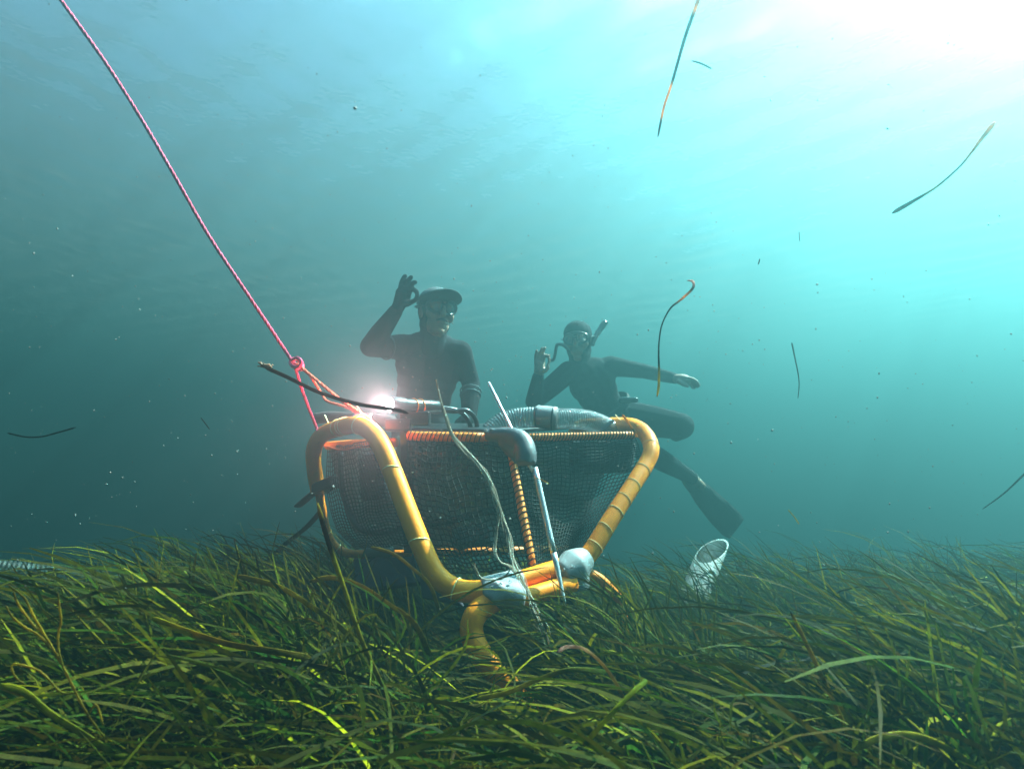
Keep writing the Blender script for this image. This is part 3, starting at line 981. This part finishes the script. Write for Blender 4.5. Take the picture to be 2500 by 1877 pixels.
for h, sx in ((hipL, -.03), (hipR, .03)):
    k = h + Vector((sx, -.10, -.44)); a = k + Vector((sx * .5, .12, -.44)); t_ = a + Vector((sx, -.14, -.05))
    legs.append((h, k, a, t_))


def finger(mb, pts, r0, r1):
    n_ = len(pts)
    chain(mb, pts, [r0 + (r1 - r0) * i / (n_ - 1) for i in range(n_)])


def hand_ok_1(mb, g=0.0):
    d = 2.79
    pr = lambda l: [P(x, y, d + z) for x, y, z in l]
    chain(mb, pr([(967, 760, .01), (976, 742, 0), (982, 722, 0)]), [.026 + g, .030 + g, .032 + g])
    chain(mb, pr([(976, 740, 0), (978, 715, 0), (984, 704, 0)]), [.026 + g, .022 + g, .018 + g])
    chain(mb, pr([(976, 740, 0), (992, 724, 0), (998, 708, 0)]), [.026 + g, .020 + g, .016 + g])
    finger(mb, pr([(978, 708, .01), (980, 692, .01), (985, 680, .01), (989, 674, .01)]), .0115 + g, .0085 + g)
    finger(mb, pr([(985, 704, 0), (993, 690, 0), (1000, 681, 0), (1004, 677, 0)]), .0115 + g, .0085 + g)
    finger(mb, pr([(992, 705, -.01), (1002, 697, -.01), (1010, 690, -.01), (1014, 689, -.01)]), .011 + g, .0085 + g)
    finger(mb, pr([(996, 707, -.01), (1009, 706, -.015), (1018, 713, -.02), (1019, 724, -.02), (1014, 733, -.02)]), .0105 + g, .008 + g)
    finger(mb, pr([(982, 742, -.01), (994, 742, -.02), (1005, 737, -.02), (1014, 733, -.02)]), .015 + g, .0085 + g)


def hand_rest(mb, w, tip, g=0.0):
    T = (tip - w).normalized(); sd = T.cross(Vector((0, -1, 0))).normalized()
    chain(mb, [w, w.lerp(tip, .5)], [.028 + g, .036 + g])
    for i, q in enumerate((-.027, -.009, .009, .027)):
        b = w.lerp(tip, .5) + sd * q
        finger(mb, [b, b + T * .035 + Y * -.008, b + T * (.06 + .008 * (i in (1, 2))) + Y * -.02, b + T * (.07 + .012 * (i in (1, 2))) + Y * -.035], .0105 + g, .008 + g)
    b = w.lerp(tip, .25) + sd * .03
    finger(mb, [b, b + T * .03 + sd * .022, b + T * .055 + sd * .028], .013 + g, .009 + g)


body = MB(); H1.flesh(body); torso(body, ch, be, pe, S1, U1)
chain(body, [shA, elA, wrA], [.052, .042, .027]); chain(body, [shB, elB, wrB], [.052, .040, .027])
chain(body, [H1.at(0, -.03, -.15), ch + U1 * .08], [.062, .09])
hand_ok_1(body); hand_rest(body, wrB, haB)
for (h, k, a, t_) in legs:
    chain(body, [h, k, a, t_], [.085, .055, .038, .03])
body.build("body", M_SKIN, d1, voxel=0.0055)
suit = MB(); torso(suit, ch, be, pe, S1, U1, .007)
chain(suit, [shA, shA.lerp(elA, .5), elA, elA.lerp(wrA, .35), wrA], [.068, .056, .050, .049, .034])
chain(suit, [shB, shB.lerp(elB, .5), elB, elB.lerp(wrB, .35), wrB], [.066, .055, .047, .045, .035])
chain(suit, [ch + U1 * .06, shA], [.09, .066]); chain(suit, [ch + U1 * .06, shB], [.09, .066])
chain(suit, [H1.at(0, -.03, -.14), ch + U1 * .09], [.070, .10])
for (h, k, a, t_) in legs:
    chain(suit, [h, h.lerp(k, .5), k, k.lerp(a, .35), a, t_], [.10, .085, .062, .064, .045, .042])
suit.build("wetsuit", M_SUIT, d1, voxel=0.0065, iters=5)
gl_ = MB(); hand_ok_1(gl_, .0018); chain(gl_, [wrA.lerp(elA, .18), wrA], [.037, .031])
gl_.build("glove", M_SUIT, d1, voxel=0.0042, iters=2)
gl_ = MB(); hand_rest(gl_, wrB, haB, .002); chain(gl_, [wrB.lerp(elB, .55), wrB], [.050, .038])
gl_.build("glove", M_SUIT, d1, voxel=0.0042, iters=2)
hd = MB(); H1.hood(hd); hd.build("hood", M_SUIT, d1, voxel=0.006)
for a, b, t, r in ((shA, elA, .55, .060), (elB, wrB, .28, .052), (elB, wrB, .40, .051)):
    ring([a.lerp(b, i / 30) for i in range(31)], t, r, "cuff", M_SUIT2, d1, .004)
H1.mask(d1)
cap = MB(); A = H1.axes()
v, f = [], []
nr, ns = 9, 28
for i in range(nr + 1):
    p = R(88) * i / nr
    for j in range(ns):
        a = 2 * math.pi * j / ns
        v.append(H1.at(.097 * math.sin(p) * math.cos(a), -.022 + .108 * math.sin(p) * math.sin(a), .048 + .092 * math.cos(p)))
for i in range(nr):
    for j in range(ns):
        f.append((i * ns + j, i * ns + (j + 1) % ns, (i + 1) * ns + (j + 1) % ns, (i + 1) * ns + j))
f.append(tuple(range(ns)))
cap.add(v, f)
cap_o = cap.build("cap", M_CAP, d1)
v, f = [], []
nb = 18
for lay in (0, -.004):
    for i in range(nb + 1):
        a = R(-100) + R(200) * i / nb
        x0, y0 = .094 * math.sin(a), .104 * math.cos(a)
        ext = max(math.cos(a * .80), 0.12) * .108
        x1, y1 = x0 * 1.10, y0 + ext
        v.append(H1.at(x0, -.022 + y0, .054 + lay)); v.append(H1.at((x0 + x1) / 2, -.022 + (y0 + y1) / 2, .074 + lay - .9 * x0 * x0)); v.append(H1.at(x1, -.022 + y1, .088 + lay - 1.8 * x1 * x1))
st_ = (nb + 1) * 3
for lay in (0, 1):
    for i in range(nb):
        for k in (0, 1):
            b = lay * st_ + i * 3 + k
            f.append((b, b + 1, b + 4, b + 3))
for i in range(nb):
    b = i * 3 + 2; f.append((b, b + 3, b + 3 + st_, b + st_))
MB().add(v, f).build("cap_brim", M_CAP, d1)
ms = MB(); ms.capsule(H1.at(-.024, .094, -.046), H1.at(0, .102, -.040), .005, .007).capsule(H1.at(.024, .094, -.046), H1.at(0, .102, -.040), .005, .007)
ms.build("moustache", M_HAIR, d1)

# ---- diver two: further back, hood, leaning, arm stretched to the right, finned leg trailing
d2 = empty("person", (P(1500, 1015, 3.8).x, P(1500, 1015, 3.8).y, 0.4), "hooded diver behind the hose with bare outstretched hand and a trailing fin", "person")
H2 = Head(P(1411, 836, 3.70), (-0.25, -0.94, -0.18), (-0.04, 0.0, 1))
ch2, be2, pe2 = P(1446, 932, 3.76), P(1470, 985, 3.80), P(1505, 1025, 3.86)
U2 = (ch2 - pe2).normalized(); S2 = Vector((0.95, 0.1, 0.05)); S2 = (S2 - U2 * S2.dot(U2)).normalized()
a1, a2, a3 = P(1388, 908, 3.70), P(1304, 980, 3.52), P(1314, 918, 3.46)
b1, b2, b3, b4 = P(1492, 894, 3.76), P(1572, 906, 3.72), P(1648, 924, 3.66), P(1700, 934, 3.62)
h1_, k1, s1 = P(1545, 1020, 3.86), P(1662, 1040, 3.74), P(1650, 1062, 4.16)
h2_, k2, s2 = P(1505, 1040, 3.88), P(1575, 1100, 3.84), P(1688, 1166, 4.05)


def hand_ok_2(mb, g=0.0):
    pr = lambda l: [P(x, y, 3.45 + z) for x, y, z in l]
    chain(mb, pr([(1314, 918, .01), (1317, 903, 0), (1318, 892, 0)]), [.028, .032, .030])
    chain(mb, pr([(1316, 905, 0), (1311, 886, 0)]), [.024, .018]); chain(mb, pr([(1318, 905, 0), (1325, 884, 0)]), [.024, .016])
    finger(mb, pr([(1309, 888, 0), (1307, 874, 0), (1309, 862, -.01), (1310, 856, -.02)]), .011, .008)
    finger(mb, pr([(1315, 884, 0), (1317, 868, 0), (1321, 856, -.01), (1323, 850, -.02)]), .0115, .008)
    finger(mb, pr([(1320, 884, 0), (1323, 866, 0), (1328, 855, -.01), (1331, 849, -.02)]), .0115, .008)
    finger(mb, pr([(1325, 884, -.01), (1331, 868, -.02), (1339, 869, -.03), (1341, 882, -.03), (1337, 892, -.03)]), .0105, .008)
    finger(mb, pr([(1320, 908, -.01), (1331, 905, -.03), (1338, 898, -.03), (1337, 891, -.03)]), .015, .009)


def hand_out_2(mb):
    pr = lambda l: [P(x, y, 3.63 + z) for x, y, z in l]
    chain(mb, pr([(1648, 924, .02), (1662, 926, .01), (1672, 928, 0)]), [.027, .033, .034])
    finger(mb, pr([(1678, 922, -.02), (1692, 925, -.03), (1702, 932, -.03), (1708, 941, -.03)]), .0110, .008)
    finger(mb, pr([(1678, 925, -.01), (1692, 930, -.02), (1699, 938, -.02), (1703, 945, -.02)]), .0115, .008)
    finger(mb, pr([(1677, 929, .01), (1688, 934, 0), (1694, 942, 0), (1696, 948, 0)]), .011, .008)
    finger(mb, pr([(1675, 932, .03), (1684, 937, .03), (1689, 943, .03), (1691, 948, .03)]), .010, .007)
    finger(mb, pr([(1656, 931, -.02), (1668, 939, -.03), (1680, 943, -.03)]), .014, .009)


body = MB(); H2.flesh(body); torso(body, ch2, be2, pe2, S2, U2, sc=.86)
chain(body, [a1, a2, a3], [.05, .042, .027]); chain(body, [b1, b2, b3], [.05, .038, .026])
chain(body, [H2.at(0, -.03, -.14), ch2 + U2 * .08], [.06, .085])
hand_ok_2(body); hand_out_2(body)
chain(body, [h1_, k1, s1], [.085, .06, .035]); chain(body, [h2_, k2, s2, P(1712, 1186, 4.12)], [.085, .058, .038, .03])
body.build("body", M_SKIN, d2, voxel=0.0055)
suit = MB(); torso(suit, ch2, be2, pe2, S2, U2, .007, .86)
chain(suit, [a1, a1.lerp(a2, .5), a2, a2.lerp(a3, .4), a3], [.068, .062, .052, .046, .034])
chain(suit, [b1, b1.lerp(b2, .5), b2, b2.lerp(b3, .4), b3], [.066, .054, .046, .043, .033])
chain(suit, [ch2 + U2 * .05, a1], [.085, .068]); chain(suit, [ch2 + U2 * .05, b1], [.085, .066])
chain(suit, [H2.at(0, -.03, -.13), ch2 + U2 * .08], [.068, .10])
chain(suit, [h1_, h1_.lerp(k1, .5), k1, k1.lerp(s1, .35), s1], [.105, .098, .082, .07, .045])
chain(suit, [h2_, h2_.lerp(k2, .5), k2, k2.lerp(s2, .4), s2], [.105, .095, .072, .068, .045])
suit.build("wetsuit", M_SUIT, d2, voxel=0.0065, iters=5)
hd = MB(); H2.hood(hd, True); hd.build("hood", M_SUIT, d2, voxel=0.006)
H2.mask(d2)
sn = MB(); sn.tube(spl(px([(1392, 858, 3.58), (1376, 843, 3.58), (1362, 841, 3.60), (1358, 848, 3.62), (1355, 866, 3.64), (1351, 878, 3.64), (1343, 880, 3.64)]), 5), .010, 10)
sn.build("snorkel_bend", M_BLACK, d2)
MB().tube(spl(px([(1446, 842, 3.66), (1452, 826, 3.68), (1464, 806, 3.72), (1478, 786, 3.75)]), 5), [.014] * 4 + [.015] * 4 + [.017] * 4 + [.019] * 4, 12).build("snorkel_tube", M_BLACK, d2)
bp_ = spl([pe2 + U2 * .10 + (S2 * math.cos(a) * .143 + U2.cross(S2) * math.sin(a) * .115) for a in [2 * math.pi * i / 16 for i in range(17)]], 2)
MB().tube(bp_, .022, 8, flat=.3, ref=S2).build("weight_belt", M_STRAP, d2)
MB().capsule(P(1518, 978, 3.74), P(1552, 976, 3.72), .022, .017).build("knife_handle", M_BLACK, d2)
pt = px([(1430, 880, 3.58), (1450, 905, 3.60), (1470, 915, 3.62), (1464, 900, 3.61)])
# fin
fa, fb = P(1676, 1158, 4.03), P(1800, 1292, 4.45)
T = (fb - fa).normalized(); W = T.cross(Y).normalized(); N_ = W.cross(T)
v, f = [], []
prof = [(0, .045, .04), (.12, .055, .045), (.25, .060, .030), (.40, .078, .012), (.7, .098, .007), (.92, .104, .005), (1.0, .088, .004)]
for t, w_, th in prof:
    c = fa.lerp(fb, t) + N_ * (.05 * math.sin(t * 3))
    for sx in (-1, -.5, 0, .5, 1):
        v.append(c + W * w_ * sx + N_ * th * (1 - .5 * sx * sx))
    for sx in (1, .5, 0, -.5, -1):
        v.append(c + W * w_ * sx - N_ * th * (1 - .5 * sx * sx))
for i in range(len(prof) - 1):
    for j in range(10):
        f.append((i * 10 + j, i * 10 + (j + 1) % 10, (i + 1) * 10 + (j + 1) % 10, (i + 1) * 10 + j))
f.append(tuple(range(10))); f.append(tuple((len(prof) - 1) * 10 + j for j in range(10)))
MB().add(v, f).build("swim_fin", M_FIN, d2)

# ------------------------------------------------------------------ drifting seagrass blades
DK, OR, YG, PK, BR = (0.004, 0.006, 0.005), (0.95, 0.42, 0.03), (0.50, 0.40, 0.02), (0.85, 0.55, 0.50), (0.10, 0.05, 0.02)


def blade(pts, w, stops, label, twist=0.4, taper=(1, 1), group="drifting seagrass blades", name="drifting_blade", n=40, flat=0.22, cat="seagrass blade"):
    q = resample(spl(px(pts), 8), n)
    rad = []
    for i in range(n):
        t = i / (n - 1)
        k = taper[0] + (taper[1] - taper[0]) * t
        e = min(1, min(t, 1 - t) * 18 + 0.35)
        rad.append(w * .5 * k * e)
    tw = [twist * math.sin(math.pi * i / (n - 1)) for i in range(n)]
    cols = [tuple(.72 * c for c in lerp_stops(stops, i / (n - 1))[:3]) + (1,) for i in range(n)]
    view = ((q[0] + q[-1]) / 2 - CAM).normalized()
    o = MB().tube(q, rad, 8, flat=flat, twist=tw, ref=view, cols=cols).build(name, M_DRIFT)
    return tag(o, label, cat, group)


blade([(1712, -30, 1.15), (1705, 0, 1.15), (1673, 90, 1.16), (1640, 205, 1.18), (1621, 262, 1.2), (1606, 335, 1.22)], .0078,
      [(0, PK), (.1, OR), (.16, OR), (.2, DK), (.62, DK), (.66, OR), (.86, OR), (.9, DK), (1, DK)], "long straight blade hanging from the top edge, dark with orange bands", .3, (1, .55))
blade([(2430, 298, 1.1), (2400, 335, 1.1), (2372, 372, 1.1), (2345, 405, 1.12), (2300, 446, 1.14), (2264, 471, 1.15), (2178, 521, 1.18)], .0080,
      [(0, PK), (.05, OR), (.32, OR), (.4, BR), (.55, DK), (.68, YG), (.76, DK), (1, DK)], "curved blade at the upper right, orange at one end and black at the other", 1.3)
blade([(1678, 685, 1.35), (1690, 686, 1.35), (1694, 695, 1.35), (1690, 706, 1.35), (1677, 719, 1.36), (1657, 736, 1.38), (1639, 750, 1.39), (1624, 774, 1.4), (1614, 800, 1.4), (1609, 835, 1.4), (1608, 868, 1.4), (1609, 906, 1.4), (1608, 944, 1.4), (1604, 969, 1.4)], .0058,
      [(0, PK), (.05, PK), (.1, BR), (.2, OR), (.3, DK), (.75, DK), (.82, YG), (.97, YG), (1, OR)], "S shaped dark blade with a hooked pink tip, over the outstretched arm", 1.1, n=60)
blade([(1933, 836, 2.3), (1942, 880, 2.3), (1949, 915, 2.3), (1951, 940, 2.3), (1948, 973, 2.3)], .0062, [(0, DK), (1, DK)], "thin dark green blade bent like a bow right of the outstretched hand", .3, (1, .5))
blade([(2540, 1120, 2.0), (2500, 1158, 2.0), (2450, 1205, 2.05), (2398, 1243, 2.1)], .0075, [(0, DK), (1, DK)], "faint dark blade slanting in from the right edge", .3, (1, .4))
blade([(18, 1057, 1.9), (60, 1066, 1.9), (100, 1066, 1.9), (140, 1056, 1.9), (186, 1043, 1.9)], .0052, [(0, DK), (1, DK)], "shallow bowed black blade drifting near the left edge", .6)
blade([(645, 896, 1.25), (700, 920, 1.25), (780, 958, 1.26), (870, 985, 1.28), (945, 997, 1.3), (975, 1002, 1.3), (997, 1009, 1.3)], .0082,
      [(0, BR), (.05, BR), (.15, DK), (.45, BR), (.5, DK), (1, (0.008, .005, .004))], "black blade crossing in front of the rope bridle and the lamp", .3)
mbt = MB()
for i in range(26):
    c0 = P(645 + random.uniform(-3, 14), 895 + random.uniform(-3, 4), 1.245)
    mbt.tube([c0, c0 + Vector((random.uniform(-.012, .012), random.uniform(-.008, .002), random.uniform(-.002, .010)))], .0014, 4)
tf = mbt.build("frayed_tip", mat("frayed_tissue", (0.35, 0.18, 0.10), 0.8, var=.3))
tag(tf, "pale brown frayed tuft on the left end of the black blade by the rope", "seagrass tuft")
blade([(1519, 1012, 1.95), (1530, 1026, 1.94), (1543, 1046, 1.93), (1556, 1068, 1.92)], .0075, [(0, OR), (.55, OR), (.7, DK), (1, OR)], "short orange blade resting on the bend of the right orange hoop", .3)
blade([(1306, 1166, 1.70), (1320, 1170, 1.70), (1342, 1182, 1.70)], .0026, [(0, OR), (1, YG)], "tiny yellow scrap caught on the net beside the metal rod", .2, n=14)
blade([(1688, 149, 1.3), (1712, 156, 1.3), (1738, 169, 1.3)], .0036, [(0, PK), (.2, DK), (1, DK)], "small grey scrap beside the long blade at the top", .2, n=14)
blade([(1924, 1244, 1.9), (1938, 1260, 1.9), (1951, 1279, 1.9)], .0032, [(0, YG), (1, YG)], "tiny yellow green scrap floating over the grass right of the white pipe", .2, n=14)
blade([(490, 1019, 2.0), (500, 1032, 2.0), (512, 1048, 2.0)], .0032, [(0, DK), (1, DK)], "tiny dark scrap left of the rope in the dim water", .2, n=14)
blade([(1951, 566, 2.2), (1952, 585, 2.2), (1953, 590, 2.2)], .003, [(0, DK), (1, DK)], "faint upright scrap right of centre in the pale water", .2, n=14)
blade([(1855, 632, 1.6), (1853, 640, 1.6), (1851, 646, 1.6)], .0030, [(0, DK), (1, DK)], "short dark fleck above the outstretched hand", .2, n=12)

OS, YS = (0.28, 0.185, 0.012), (0.30, 0.26, 0.012)
# tall stalks standing in the foreground
blade([(775, 1228, 1.05), (800, 1318, 1.05), (838, 1430, 1.04), (884, 1565, 1.02), (945, 1700, 1.02), (985, 1830, 1.05), (1010, 1960, 1.1)], .0085,
      [(0, OS), (.03, OS), (.05, (.006, .006, .005)), (.14, (.006, .006, .005)), (.17, YS), (.5, (.16, .13, .015)), (1, (.05, .05, .01))], "tall olive stalk with a blackened top left of the cage", .3, (1, .7), "tall foreground stalks", "seagrass_stalk", 60, .5)
blade([(1930, 1493, .95), (1978, 1590, .94), (2030, 1700, .92), (2068, 1790, .92), (2086, 1880, .94), (2096, 1990, 1.0)], .0068,
      [(0, DK), (.03, OS), (.25, OS), (.27, DK), (.29, OS), (.5, YS), (.52, DK), (.56, OS), (1, YS)], "tall ochre stalk leaning in the right foreground", .3, (.9, 1.1), "tall foreground stalks", "seagrass_stalk", 60, .5)
for pts, w, st_, lb in (
    ([(578, 1405, 1.25), (680, 1432, 1.2), (760, 1480, 1.17), (830, 1530, 1.15), (900, 1600, 1.2)], .013, [(0, OS), (.3, (.35, .27, .02)), (1, (.06, .10, .01))], "broad yellow blade arching left in front of the cage"),
    ([(372, 1508, .95), (450, 1538, .93), (560, 1572, .92), (660, 1588, .92), (760, 1605, .95)], .010, [(0, YS), (.3, OS), (1, (.10, .08, .01))], "long amber blade lying leftward in the left foreground"),
    ([(755, 1420, 1.3), (810, 1410, 1.3), (880, 1430, 1.28), (950, 1475, 1.25), (1010, 1520, 1.25), (1050, 1600, 1.3)], .013, [(0, OS), (.4, (.33, .22, .02)), (1, (.06, .09, .01))], "broad orange tipped blade arching below the cage's left hoop"),
    ([(905, 1335, 1.45), (960, 1352, 1.43), (1010, 1390, 1.42), (1050, 1430, 1.42), (1075, 1500, 1.45)], .0095, [(0, OS), (.4, (.3, .2, .02)), (1, (.10, .12, .01))], "slim orange blade curving across the foot of the left hoop"),
    ([(1162, 1705, .95), (1240, 1690, .94), (1310, 1660, .94), (1390, 1635, .95), (1480, 1640, 1.0)], .0085, [(0, YS), (.3, (.34, .27, .04)), (.6, (.16, .15, .02)), (1, (.05, .08, .01))], "yellow brown blade lying level in the centre foreground"),
    ([(1358, 1592, 1.05), (1390, 1578, 1.04), (1440, 1592, 1.03), (1500, 1660, 1.03), (1540, 1750, 1.06)], .0075, [(0, PK), (.4, (.45, .30, .12)), (1, (.10, .14, .02))], "pinkish arching blade below the right grey joint"),
    ([(1425, 1818, .72), (1490, 1745, .72), (1545, 1690, .74), (1580, 1660, .76)], .0070, [(0, YS), (.5, (.36, .36, .02)), (1, (.08, .12, .01))], "thick bright yellow green blade rising right of the centre foreground"),
    ([(0, 1670, .8), (60, 1690, .8), (120, 1740, .8), (200, 1790, .82), (290, 1850, .85), (380, 1930, .9)], .0105, [(0, YS), (.4, (.24, .24, .02)), (1, (.05, .08, .01))], "broad yellow green blade bowing in at the lower left edge"),
    ([(2085, 1830, .72), (2150, 1800, .72), (2230, 1795, .73), (2320, 1830, .74), (2420, 1900, .78)], .0095, [(0, (.5, .4, .04)), (.5, YS), (1, (.08, .12, .01))], "bright yellow blade arching in the lower right corner"),
    ([(2250, 1710, .95), (2330, 1735, .95), (2400, 1775, .95), (2460, 1820, .97), (2540, 1880, 1.0)], .009, [(0, YS), (.5, (.34, .34, .02)), (1, (.08, .12, .01))], "long yellow blade sloping down to the right edge"),
    ([(1735, 1640, 1.0), (1790, 1670, 1.0), (1850, 1700, 1.0), (1930, 1760, 1.02), (2010, 1820, 1.05)], .0075, [(0, YS), (.5, (.26, .28, .02)), (1, (.06, .1, .01))], "slim yellow green blade sloping beside the ochre stalk"),
):
    blade(pts, w, st_, lb, .5, (.8, 1.0), "bright arching foreground blades", "arching_blade", 40, .14)

# flowering shoots at the lower left
shoot = empty("flowering_shoot", P(255, 1800, .85), "forked yellow brown flowering shoot rising in the left foreground", "seagrass shoot")
for pts, w, nm in (
    ([(255, 1800, .82), (215, 1745, .80), (185, 1690, .79), (150, 1620, .78), (112, 1555, .78), (80, 1500, .78), (60, 1460, .78), (20, 1428, .79)], .0052, "stem"),
    ([(112, 1555, .78), (85, 1530, .78), (62, 1500, .78), (42, 1470, .78), (32, 1442, .78)], .0045, "branch"),
    ([(140, 1605, .78), (100, 1555, .77), (60, 1530, .77), (30, 1505, .77), (14, 1478, .77)], .0045, "branch"),
    ([(158, 1640, .78), (144, 1590, .78), (142, 1550, .78), (149, 1515, .78), (145, 1480, .78), (141, 1445, .78)], .0042, "branch"),
    ([(215, 1745, .80), (235, 1720, .80), (252, 1770, .80)], .0042, "branch"),
    ([(185, 1690, .79), (150, 1690, .79), (100, 1640, .79), (50, 1622, .79), (28, 1625, .79), (40, 1655, .79), (65, 1672, .79)], .0042, "branch"),
):
    q = resample(spl(px(pts), 6), 40)
    cols = [lerp_stops([(0, (.16, .15, .02)), (.4, (.30, .21, .03)), (.75, (.34, .24, .02)), (1, (.10, .08, .02))], i / 39) for i in range(40)]
    MB().tube(q, [w * .36 * (1 - .35 * abs(2 * i / 39 - 1) ** 3 + .22 * math.sin(i * 1.9)) for i in range(40)], 8, flat=.5, cols=cols, ref=Y).build(nm, M_DRIFT, shoot)

# pale filamentous alga hanging over the net
al = empty("trailing_alga", P(1300, 1480, 1.5), "pale wispy alga strand trailing down over the cage net", "alga")
for pts, w in (
    ([(1064, 926, 1.72), (1072, 965, 1.72), (1088, 1020, 1.72), (1104, 1062, 1.72), (1130, 1092, 1.72), (1165, 1130, 1.70), (1192, 1170, 1.68), (1212, 1225, 1.66), (1238, 1300, 1.62), (1255, 1370, 1.56), (1285, 1440, 1.48), (1322, 1520, 1.42), (1345, 1590, 1.4)], .017),
    ([(1186, 1165, 1.68), (1208, 1215, 1.66), (1218, 1260, 1.65), (1210, 1310, 1.63), (1208, 1350, 1.6), (1222, 1372, 1.58), (1250, 1385, 1.56), (1285, 1440, 1.50)], .008),
    ([(1250, 1385, 1.54), (1225, 1412, 1.53), (1190, 1414, 1.53), (1168, 1405, 1.53), (1158, 1375, 1.53)], .006),
):
    q = resample(spl(px(pts), 8), 90)
    n = len(q)
    mb = MB()
    for s in range(20):
        ph = random.uniform(0, 6.28); am = random.uniform(.1, .55) * w; fr = random.uniform(3, 9); i0 = random.randint(0, 20); i1 = n - random.randint(0, 25)
        o_ = []
        for i in range(i0, i1):
            t = i / (n - 1)
            k = (.25 + .75 * min(1, t * 4)) * (1.0 + .9 * max(0, t - .65) * 3)
            o_.append(q[i] + X * am * k * math.sin(fr * t * 3 + ph) + Vector((0, 1, .3)) * am * k * .6 * math.cos(fr * t * 3.3 + ph * 2))
        mb.tube(o_, random.uniform(.0005, .0014), 4)
    mb.build("filaments", M_ALGA, al)
    cols = [(.30, .16, .05, 1)] * n
    MB().tube(q, .0011, 6, cols=cols).build("midrib", M_DRIFT, al)
    MB().tube(q, [w * .30 * (.2 + .8 * math.sin(math.pi * min(1, .12 + i / n)) ** .7) for i in range(n)], 8, flat=.25, ref=Vector((0, 1, 0))).build("membrane", clear_mat("alga_membrane", (.28, .26, .19), .72, .7), al)

# ------------------------------------------------------------------ marine snow: specks all through the water
mb = MB()
V0 = MB().ball((0, 0, 0), 1.0, None, 5, 4)
for i in range(1900):
    d = random.uniform(.7, 3.6) if i > 400 else random.uniform(1.0, 2.6)
    x_, y_ = random.uniform(-60, 2560), random.uniform(-40, 1500)
    if i < 400: x_, y_ = random.gauss(1150, 260), random.gauss(1020, 190)
    c = P(x_, y_, d)
    if c.z < .3 or c.z > 3: continue
    r = random.choice((.0004, .0006, .0008, .0010, .0014)) * (0.55 + .55 * d)
    if random.random() < .02: r *= 2.0
    e = [random.uniform(.5, 1.3) for _ in range(3)]
    mb.add([c + Vector((p[0] * r * e[0], p[1] * r * e[1], p[2] * r * e[2])) for p in V0.v], V0.f)
so = mb.build("marine_snow", M_SNOW)
so["kind"] = "stuff"
